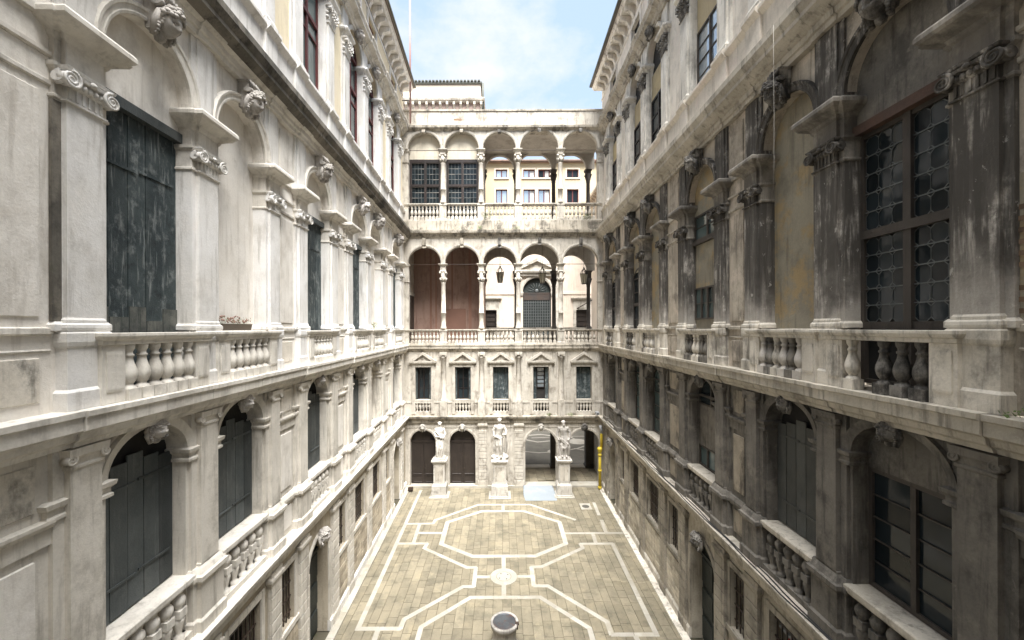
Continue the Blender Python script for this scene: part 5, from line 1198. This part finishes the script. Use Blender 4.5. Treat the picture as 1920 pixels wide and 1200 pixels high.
WT = wing('rooftop_block', 'square pale roof block with bracketed cornice and dark tiled edge above the far left roofline', (0, 34.0, 0), 0.0, -1)
g = NB(WT); g.box(-9.5, -1.75, -5, -0.2, 16, 30.95); put('wall', g, 'b_white', WT.root)
k = NB(WT); k.box(-9.6, -1.55, -5.1, 0.0, 27.0, 28.4); k.mould4(-9.6, -1.55, -5.1, 0.0, [(0, 29.35), (0.05, 29.42), (0.12, 29.48), (0.15, 29.62), (0.15, 29.7)]); k.mould4(-9.6, -1.55, -5.1, 0.0, [(0.003, 28.42), (0.05, 28.5), (0.05, 28.56)]); put('cornice', k, 'f_stone', WT.root)
k = NB(WT); k.box(-9.55, -1.72, -5.0, -0.19, 28.57, 29.34); put('frieze', k, 'f_frieze', WT.root)
for i in range(14):
    P(WT, 'eave_bracket', BRACKET, 'f_stone', -9.3 + i * 0.585, -0.19, 28.565, scale=(0.9, 0.75, 1.42))
k = NB(WT); k.mould4(-9.5, -1.75, -5, -0.2, [(0.02, 30.95), (0.12, 31.0), (0.12, 31.15), (0.0, 31.2)]); rf = put('roof_edge', k, 'tile_dark', WT.root)
for i in range(26):
    P(WT, 'roof_tile', UNIT, 'tile_dark', -9.4 + i * 0.3, -0.2, 31.17, rf, scale=(0.2, 0.4, 0.09))
k = NB(WT); k.tube([(-1.55, -0.1, 28.3), (-1.55, -0.1, 31.0)], 0.09, 8); put('downpipe', k, 'tile_dark', WT.root)

# ------------------------------------------------------------------ statues on their pedestals
def pedestal(x, y, label, s=1.0, H=2.2):
    t = thing('pedestal', label, 'pedestal', (x, y, 0), 0, 'marble pedestals in front of the end wall')
    k = B(-1); k.mould4(-.58 * s, .58 * s, -.5 * s, .5 * s, [(0, 0), (0, 0.05), (-.01, .06)]); put('footing', k, 'white_paving', t)
    k = B(-1); k.mould4(-.46 * s, .46 * s, -.4 * s, .4 * s, [(0, 0.055), (0, 0.12), (-.03, .14), (-.03, .68), (-.05, .72), (-.1, .8)]); put('plinth', k, 'marble', t)
    k = B(-1); k.mould4(-.33 * s, .33 * s, -.28 * s, .28 * s, [(0.0, 0.79), (0.0, H - 0.25), ]); put('die', k, 'marble', t)
    for rz in range(4):
        k = B(-1); hw = (.33 if rz % 2 == 0 else .28) * s; d = (.28 if rz % 2 == 0 else .33) * s
        k.mould(-hw + .09, hw - .09, d - .01, d + .004, [(0.03, .92), (0.0, .95), (0.0, H - .4), (0.03, H - .37)][1:3]); put('panel', k, 'f_stone', t, (0, 0, 0), rz * PI / 2)
    k = B(-1); k.mould4(-.33 * s, .33 * s, -.28 * s, .28 * s, [(0.0, H - 0.25), (0.03, H - .2), (0.05, H - .16), (.12, H - .1), (.13, H - .02), (.11, H)]); put('cap', k, 'marble', t)
    return t
def statue(x, y, z, label, H, seed, pose, m='marble', rz=0.0):
    rnd = random.Random(seed); b = B(-1)
    sway = pose['sway']
    def ring(zf, cx, cw, rx, rw, k, amp, ph, n=40):
        return [b.v(cx + rx * math.cos(2 * PI * i / n) * (1 + amp * math.cos(k * 2 * PI * i / n + ph)), cw + rw * math.sin(2 * PI * i / n) * (1 + amp * math.cos(k * 2 * PI * i / n + ph * 1.3)), zf) for i in range(n)]
    lv = [(0.0, .0, .0, .22, .20, 9, .10), (.10, .0, .0, .205, .18, 9, .13), (.35, .01, .02, .20, .17, 8, .2), (.62, .02, .05, .195, .17, 7, .17), (.85, .03, .03, .20, .165, 7, .12), (1.0, .03, .0, .195, .155, 6, .06), (1.12, .02, .0, .165, .135, 6, .05),
          (1.28, .0, .0, .175, .14, 5, .03), (1.42, -.01, .01, .20, .145, 5, .03), (1.52, -.01, .0, .20, .12, 5, .02), (1.58, -.01, .0, .13, .09, 4, .01), (1.62, -.005, .0, .065, .065, 4, 0), (1.70, 0, .01, .06, .06, 4, 0)]
    prev = None; ph = rnd.random() * 6
    for zz, cx, cw, rx, rw, kf, am in lv:
        q = ring(zz, cx * sway, cw, rx * pose.get('fat', 1), rw, kf, am, ph + zz * 1.4)
        if prev:
            for i in range(len(q)): b.f((prev[i], prev[(i + 1) % len(q)], q[(i + 1) % len(q)], q[i]), True)
        else: b.f(q[::-1])
        prev = q
    b.f(prev)
    b.ball((0, 0.02, 1.785), 0.092, 14, 10, sz=1.3, sy=1.08)                   # head, nose, hair, beard
    b.ball((0, 0.125, 1.785), 0.022, 6, 5, sz=1.6); b.ball((0, -0.025, 1.835), 0.10, 12, 8, sz=0.85)
    for a_ in range(8): b.ball((0.1 * math.cos(a_ * PI / 4), -0.02 + 0.09 * math.sin(a_ * PI / 4) - 0.01, 1.84), 0.03, 6, 5)
    if pose.get('beard'): b.ball((0, 0.10, 1.68), 0.065, 8, 6, sz=1.5)
    for arm in pose['arms']: b.tube(arm, [0.085, 0.078, 0.062, 0.05, 0.045][:len(arm)], 10); b.ball(arm[-1], 0.055, 8, 6)
    for arm in pose['arms']: b.ball(arm[0], 0.10, 8, 6)
    for fold in pose['folds']: b.tube(fold, [0.032 + 0.028 * math.sin(PI * i / (len(fold) - 1)) for i in range(len(fold))], 8)
    if pose.get('legs'):
        for leg in pose['legs']: b.tube(leg, [0.10, 0.085, 0.08, 0.055, 0.05][:len(leg)], 10); f_ = leg[-1]; b.ball((f_[0], f_[1] + 0.07, f_[2] + 0.01), 0.06, 8, 6, sy=1.9, sz=0.8)
    for rk in pose.get('rocks', []): b.ball(rk[:3], rk[3], 8, 6, sz=0.8)
    me = b.mesh('figure')
    t = thing('statue', label, 'statue', (x, y, z), rz, 'marble statues on pedestals by the end wall')
    tmp = bpy.data.objects.new('tmp', me); COL.objects.link(tmp)
    rm = tmp.modifiers.new('r', 'REMESH'); rm.mode = 'VOXEL'; rm.voxel_size = 0.014; rm.use_smooth_shade = True
    sm = tmp.modifiers.new('s', 'SMOOTH'); sm.iterations = 2; sm.factor = 0.35
    dg = bpy.context.evaluated_depsgraph_get(); me2 = bpy.data.meshes.new_from_object(tmp.evaluated_get(dg)); bpy.data.objects.remove(tmp)
    s = H / 1.95
    put('figure', me2, m, t, (0, 0, 0.13), 0, (s, s, s))
    k = B(-1); k.rings([(-.36, .36, -.3, .3, 0), (-.36, .36, -.3, .3, 0.07), (-.31, .31, -.26, .26, 0.14)]); put('base', k, m, t)
    return t
pedestal(-3.74, 23.75, 'slim marble pedestal between the two dark doors carrying a robed statue')
pedestal(-0.16, 23.70, 'widest marble pedestal in the middle of the end wall carrying a bare legged statue', 1.12)
pedestal(3.66, 23.75, 'grey marble pedestal between the open arches beside the metal ramp')
statue(-3.74, 23.75, 2.2, 'white robed statue standing before the dark doors with hands folded at the waist', 2.12, 1, dict(sway=1.5, arms=[[(-.2, 0, 1.48), (-.27, .02, 1.25), (-.16, .15, 1.12), (0.02, .2, 1.14)], [(.2, 0, 1.48), (.28, 0, 1.25), (.22, .14, 1.05), (.1, .2, 1.08)]],
       folds=[[(-.2, .08, 1.4), (0, .18, 1.25), (.2, .1, 1.05)], [(.18, .12, 1.0), (.05, .2, .7), (-.1, .2, .2)], [(-.12, .18, 1.0), (-.14, .2, .6), (-.1, .2, .05)], [(.12, .14, .9), (.16, .18, .5), (.14, .2, .02)], [(0.0, .17, .9), (.04, .21, .5), (.02, .2, .02)]]))
statue(-0.16, 23.70, 2.2, 'tallest white statue in the middle with bare forward leg and cloak over one arm', 2.35, 2, dict(sway=-1.5, fat=0.92, arms=[[(-.2, 0, 1.48), (-.3, .0, 1.3), (-.28, .1, 1.06), (-.1, .2, 1.0)], [(.2, 0, 1.48), (.32, .02, 1.28), (.3, .14, 1.12), (.16, .24, 1.15)]],
       folds=[[(.28, .1, 1.1), (.32, .08, .8), (.28, .02, .3), (.26, 0, .05)], [(-.22, .08, 1.0), (0, .17, .92), (.2, .12, 1.0)], [(-.25, .05, .95), (-.28, .04, .5), (-.25, 0, .05)], [(.3, .0, 1.1), (.34, .0, .6), (.3, -.05, .1)]],
       legs=[[(.04, .1, .95), (.06, .2, .62), (.07, .2, .42), (.07, .17, .05)], [(-.12, .06, .95), (-.12, .14, .6), (-.13, .1, .4), (-.13, .1, .05)]], rocks=[(.3, .05, .0, .16), (-.3, .02, 0, .14), (.18, -.05, .05, .2)]))
statue(3.66, 23.75, 2.2, 'bearded statue in heavy tunic, coloured greyer for its shade, between the two open arches', 2.18, 3, dict(sway=1.2, fat=1.08, beard=True, arms=[[(-.22, 0, 1.48), (-.32, -.02, 1.25), (-.33, .02, 1.02), (-.28, .08, .9)], [(.22, 0, 1.48), (.33, 0, 1.25), (.32, .08, 1.0), (.24, .16, .9)]],
       folds=[[(-.24, .1, 1.02), (-.05, .2, .9), (.2, .17, .68), (.26, .1, .6)], [(-.22, .12, .95), (-.02, .21, .8), (.18, .19, .55)], [(-.2, .16, .7), (-.05, .22, .5), (.1, .2, .4)], [(.2, .1, .9), (.3, .1, .5), (.3, .05, .1)], [(-.26, .05, .9), (-.27, .08, .4), (-.22, .08, .05)]],
       legs=[[(-.1, .12, .7), (-.1, .17, .5), (-.1, .15, .3), (-.1, .16, .05)], [(.1, .12, .7), (.1, .18, .5), (.1, .16, .3), (.12, .18, .05)]]), m='carved')  # greyer stone colour stands in for the shade on this figure

# ------------------------------------------------------------------ wellhead in the foreground
t = thing('wellhead', 'cylindrical stone wellhead with dished metal lid at the bottom of the picture', 'wellhead', (0.05, 12.45, 0))
k = B(1); k.lathe(0, 0, [(.46, 0), (.46, .08), (.41, .12), (.375, .2), (.365, .45), (.375, .62), (.40, .67), (.435, .70), (.44, .80), (.43, .82), (.36, .82), (.355, .74)], 40, cap=False); put('stone_drum', k, 'carved', t)
k = B(1); k.lathe(0, 0, [(.36, .80), (.355, .815), (.34, .815), (.30, .77), (.22, .735), (.1, .715), (.005, .71)], 40); put('lid', k, 'bronze', t)
k = B(1); k.box(.33, .45, -.13, -.05, .78, .84); k.tube([(.39, -.14, .84), (.39, -.2, .8), (.40, -.22, .72)], .02, 6); put('hasp', k, 'iron', t)
# metal ramp
t = thing('ramp', 'pale grey metal access ramp lying in front of the left open arch', 'ramp', (2.22, 23.95, 0))
k = B(1); k.poly([(-.92, .95, .13), (.86, .95, .13), (1.0, -.35, .035), (.93, -.98, .01), (-.88, -.98, .01), (-.95, -.4, .03)])
for p_, q_ in (((-.92, .95, .13), (-.95, -.4, .03)), ((.86, .95, .13), (1.0, -.35, .035)), ((-.95, -.4, .03), (-.88, -.98, .01)), ((1.0, -.35, .035), (.93, -.98, .01))):
    k.poly([p_, q_, (q_[0], q_[1], 0.006), (p_[0], p_[1], 0.006)])
put('plate', k, 'zinc', t)
for s_ in (-1, 1): k = B(1); k.tube([(s_ * .9, .92, .14), (s_ * .95, -.35, .045)], .018, 6); put('edge_rail', k, 'zinc', t)
# yellow pipe in the far right corner
t = thing('drainpipe', 'bright yellow painted pipe with joints standing in the far right corner', 'pipe', (6.0, 24.45, 0))
k = B(1); k.tube([(0, 0, .05), (0, 0, 2.55)], .088, 16); put('lower_pipe', k, 'yellow_pipe', t)
k = B(1); k.tube([(0.12, 0.12, 2.5), (0.14, 0.14, 3.4), (0.16, 0.16, 3.5)], .085, 14); put('upper_pipe', k, 'yellow_pipe', t)
for z in (.12, 1.15, 2.1): k = B(1); k.lathe(0, 0, [(.105, z), (.118, z + .03), (.118, z + .09), (.105, z + .12)], 16); put('collar', k, 'yellow_pipe', t)
k = B(1); k.lathe(0, 0, [(.1, 2.32), (.125, 2.36), (.125, 2.44), (.15, 2.48), (.15, 2.6), (.1, 2.64)], 16); put('hopper', k, 'yellow_pipe', t)
k = B(1); k.tube([(.16, .16, 3.45), (.15, .12, 3.65), (.05, .0, 3.95)], .095, 12); put('grey_elbow', k, 'grey_plastic', t)
# lanterns in the lower loggia
for x, zt, zb, lab in ((-0.10, 14.0, 13.06, 'left glass lantern hanging in the lower loggia beside the portal'), (2.62, 14.0, 13.0, 'middle glass lantern hanging in front of the portal arch'), (5.30, 14.0, 12.95, 'right glass lantern hanging under the last arch of the lower loggia')):
    y = 26.6; t = thing('lantern', lab, 'lantern', (x * y / 25.6, y, zb), 0, 'lanterns hanging in the lower loggia')
    k = B(1); k.lathe(0, 0, [(.15, 0), (.24, .62)], 6, False); put('glass', k, 'glass_lamp', t)
    k = B(1)
    for i in range(6):
        th = i * PI / 3; k.tube([(.155 * math.cos(th), .155 * math.sin(th), 0), (.25 * math.cos(th), .25 * math.sin(th), .64)], .016, 5)
        k.tube([(.25 * math.cos(th), .25 * math.sin(th), .64), (.16 * math.cos(th), .16 * math.sin(th), .85), (.03 * math.cos(th), .03 * math.sin(th), 1.0)], .018, 5)
    k.lathe(0, 0, [(.15, -.03), (.165, 0), (.15, .01)], 12); k.lathe(0, 0, [(.26, .62), (.27, .65), (.25, .66)], 12); k.lathe(0, 0, [(.06, .98), (.05, 1.08), (.02, 1.1)], 10); put('frame', k, 'iron', t)
    k = B(1); k.tube([(0, 0, 1.08), (0, 0, 16.05 - zb)], .012, 5); put('chain', k, 'iron', t)
# cords and cables
def cable(name, label, cat, pts, r, m):
    b = B(1); b.tube(pts, r, 6); o = put(name, b, m); o['label'] = label; o['category'] = cat; return o
def rw(u, w, z):
    a = math.atan(0.02); T = Vector((math.sin(a), math.cos(a))); N = Vector((-math.cos(a), math.sin(a)))
    p = Vector((5.72, 0)) + T * u + N * w; return (p.x, p.y, z)
def lw(u, w, z):
    a = math.atan(0.027); T = Vector((-math.sin(a), math.cos(a))); N = Vector((math.cos(a), math.sin(a)))
    p = Vector((-5.33, 0)) + T * u + N * w; return (p.x, p.y, z)
cable('hanging_cord', 'thin white cord dangling from the main cornice over the right blind arch', 'cord', [rw(7.95, .42, 16.05), rw(7.95, .42, 15.2), rw(7.97, .40, 14.3), rw(7.93, .43, 13.7), rw(7.96, .41, 13.3), rw(7.99, .41, 12.75)], .0045, 'cord')
for i, (ww, lab) in enumerate(((0.05, 'black cable lying along the lower right cornice nearest its outer edge'), (-0.02, 'second black cable on the lower right cornice beside the wall'))):
    pts = []
    for j in range(60):
        u = 6.0 + j * 0.31; pts.append(rw(u, ww + 0.10 + 0.025 * math.sin(u * 1.7 + i * 2) + 0.012 * math.sin(u * 4.1), Z1 + .018))
    cable('cable', lab, 'cable', pts, .013, 'cable')['group'] = 'cables on the lower right cornice'
cable('cable', 'dark cable running along the eaves bracket line of the left wing', 'cable', [lw(17 + j * .4, -.1 + .02 * math.sin(j), 24.4) for j in range(20)], .012, 'cable')
# pole on the left roof
t = thing('roof_pole', 'tall faded red pole rising above the end of the left eaves', 'pole', (-5.62, 24.6, 22.9))
k = B(1); k.tube([(0, 0, -.2), (0, 0, 10.0)], .055, 10); put('mast', k, 'pink_pole', t)
k = B(1); k.tube([(-.5, 0, 1.2), (0.05, 0, 1.2)], .03, 6); k.tube([(-.5, 0, 2.3), (0.05, 0, 2.3)], .03, 6); put('bracket', k, 'iron', t)
# security camera on the far right corner of the lower cornice
t = thing('security_camera', 'small grey camera on the corner of the lower cornice at far right', 'camera', (5.85, 24.5, Z1))
k = B(1); k.tube([(0, 0, 0), (0, 0, .18)], .03, 8); put('post', k, 'grey_plastic', t)
k = B(1); k.box(-.09, .09, -.22, .12, .16, .32); put('housing', k, 'grey_plastic', t)
k = B(1); k.tube([(0, -.22, .24), (0, -.25, .24)], .05, 10); put('lens', k, 'iron', t)
# floor spotlight in the left corner
t = thing('floor_spotlight', 'small black floor spotlight in the far left corner of the court', 'spotlight', (-5.62, 24.3, 0.06))
k = B(1); k.box(-.14, .14, -.1, .1, .06, .22); put('housing', k, 'iron', t); k = B(1); k.box(-.16, .16, -.03, .03, 0, .07); put('stand', k, 'iron', t)
# red and white lamp fitting at lower right
p = rw(8.5, -0.3, 3.25); t = thing('emergency_lamp', 'small fitting with red housing and white tube in the lower right window opening', 'lamp', p)
k = B(1); k.ball((0, 0, 0), .09, 12, 8); put('housing', k, 'red_lamp', t)
k = B(1); k.tube([(-.05, -.1, .12), (-.06, .28, .16)], .035, 8); put('tube', k, 'grey_plastic', t)
k = B(1); k.ball((-.08, .04, -.05), .045, 10, 6); put('bulb', k, 'flower', t)

# ------------------------------------------------------------------ small plants
def weed(loc, label, n, h, spread, flower=0, up=1.0, seed=0):
    rnd = random.Random(seed); t = thing('weed', label, 'plant', loc)
    b = B(1)
    for i in range(n):
        a = rnd.random() * 2 * PI; r = spread * math.sqrt(rnd.random()); z = h * rnd.random(); x, y = r * math.cos(a), r * math.sin(a); L_ = rnd.uniform(.03, .07); d = Vector((rnd.uniform(-1, 1), rnd.uniform(-1, 1), rnd.uniform(.2, 1) * up)).normalized() * L_
        s_ = d.orthogonal().normalized() * L_ * 0.3
        b.poly([(x, y, z), (x + d.x * .5 + s_.x, y + d.y * .5 + s_.y, z + d.z * .5 + s_.z), (x + d.x, y + d.y, z + d.z), (x + d.x * .5 - s_.x, y + d.y * .5 - s_.y, z + d.z * .5 - s_.z)])
    put('foliage', b, 'leaf', t)
    b = B(1)
    for i in range(max(3, n // 25)):
        a = rnd.random() * 2 * PI; r = spread * rnd.random() * .8; b.tube([(r * .3 * math.cos(a), r * .3 * math.sin(a), 0), (r * math.cos(a), r * math.sin(a), h * rnd.uniform(.5, 1))], .006, 4)
    put('stem', b, 'leaf', t)
    if flower:
        b = B(1)
        for i in range(flower): a = rnd.random() * 2 * PI; r = spread * math.sqrt(rnd.random()); b.ball((r * math.cos(a), r * math.sin(a), h * rnd.uniform(.6, 1.05)), rnd.uniform(.012, .022), 5, 4)
        put('blossom', b, 'flower', t)
for i, (x, z, lab, n, h, s_) in enumerate(((-1.0, 16.72, 'tuft of green weeds on the upper loggia ledge left of the third arch', 120, .45, .15), (-0.72, 16.72, 'tall thin weed on the upper loggia ledge under the third arch', 70, .65, .08), (0.95, 16.1, 'low green weed on the main far cornice below a column', 80, .2, .2), (5.3, 16.72, 'bushy green weed on the upper loggia ledge near the right end', 260, .3, .3), (2.9, 4.5, 'small green weed on the lower far cornice left of a half column', 70, .16, .14), (4.25, 4.5, 'small green weed on the lower far cornice right of a half column', 90, .16, .2), (-1.35, 16.1, 'yellowish weed at the left of the third arch on the main far cornice', 80, .2, .18))):
    weed((x, 24.68 if z > 10 else 24.75, z), lab, n, h, s_, seed=i)
p = lw(8.6, -0.22, 9.97)
t = thing('planter', 'low earth filled trough with dry pink flowers on the left blind window sill', 'planter', p, R(90) + math.atan(0.027))
k = B(-1); k.mould4(-.5, .5, -.09, .09, [(-.02, 0), (0, .14), (-.015, .14), (-.02, .1)]); put('trough', k, 'soil', t)
b = B(-1); rnd = random.Random(5)
for i in range(160):
    x = rnd.uniform(-.48, .48); y = rnd.uniform(-.08, .08); z = .1 + rnd.random() * .16; d = Vector((rnd.uniform(-1, 1), rnd.uniform(-1, 1), 1)) * .035
    b.poly([(x, y, z), (x + d.x + .01, y + d.y, z + .02), (x + d.x, y + d.y, z + d.z), (x + d.x - .01, y + d.y + .008, z + .02)])
put('foliage', b, 'leaf', t)
b = B(-1)
for i in range(46): b.ball((rnd.uniform(-.48, .48), rnd.uniform(-.08, .08), .16 + rnd.random() * .14), rnd.uniform(.014, .024), 5, 4)
put('blossom', b, 'flower', t)
weed(lw(18.5, -0.1, 9.97), 'small dry plant on the sill of the far left blind window', 90, .3, .14, 6, seed=31)
weed(rw(5.9, 0.0, 9.0) if False else rw(4.3, 0.05, 8.975), 'thin weed growing on the balcony cornice at the right picture edge', 60, .12, .25, seed=77)
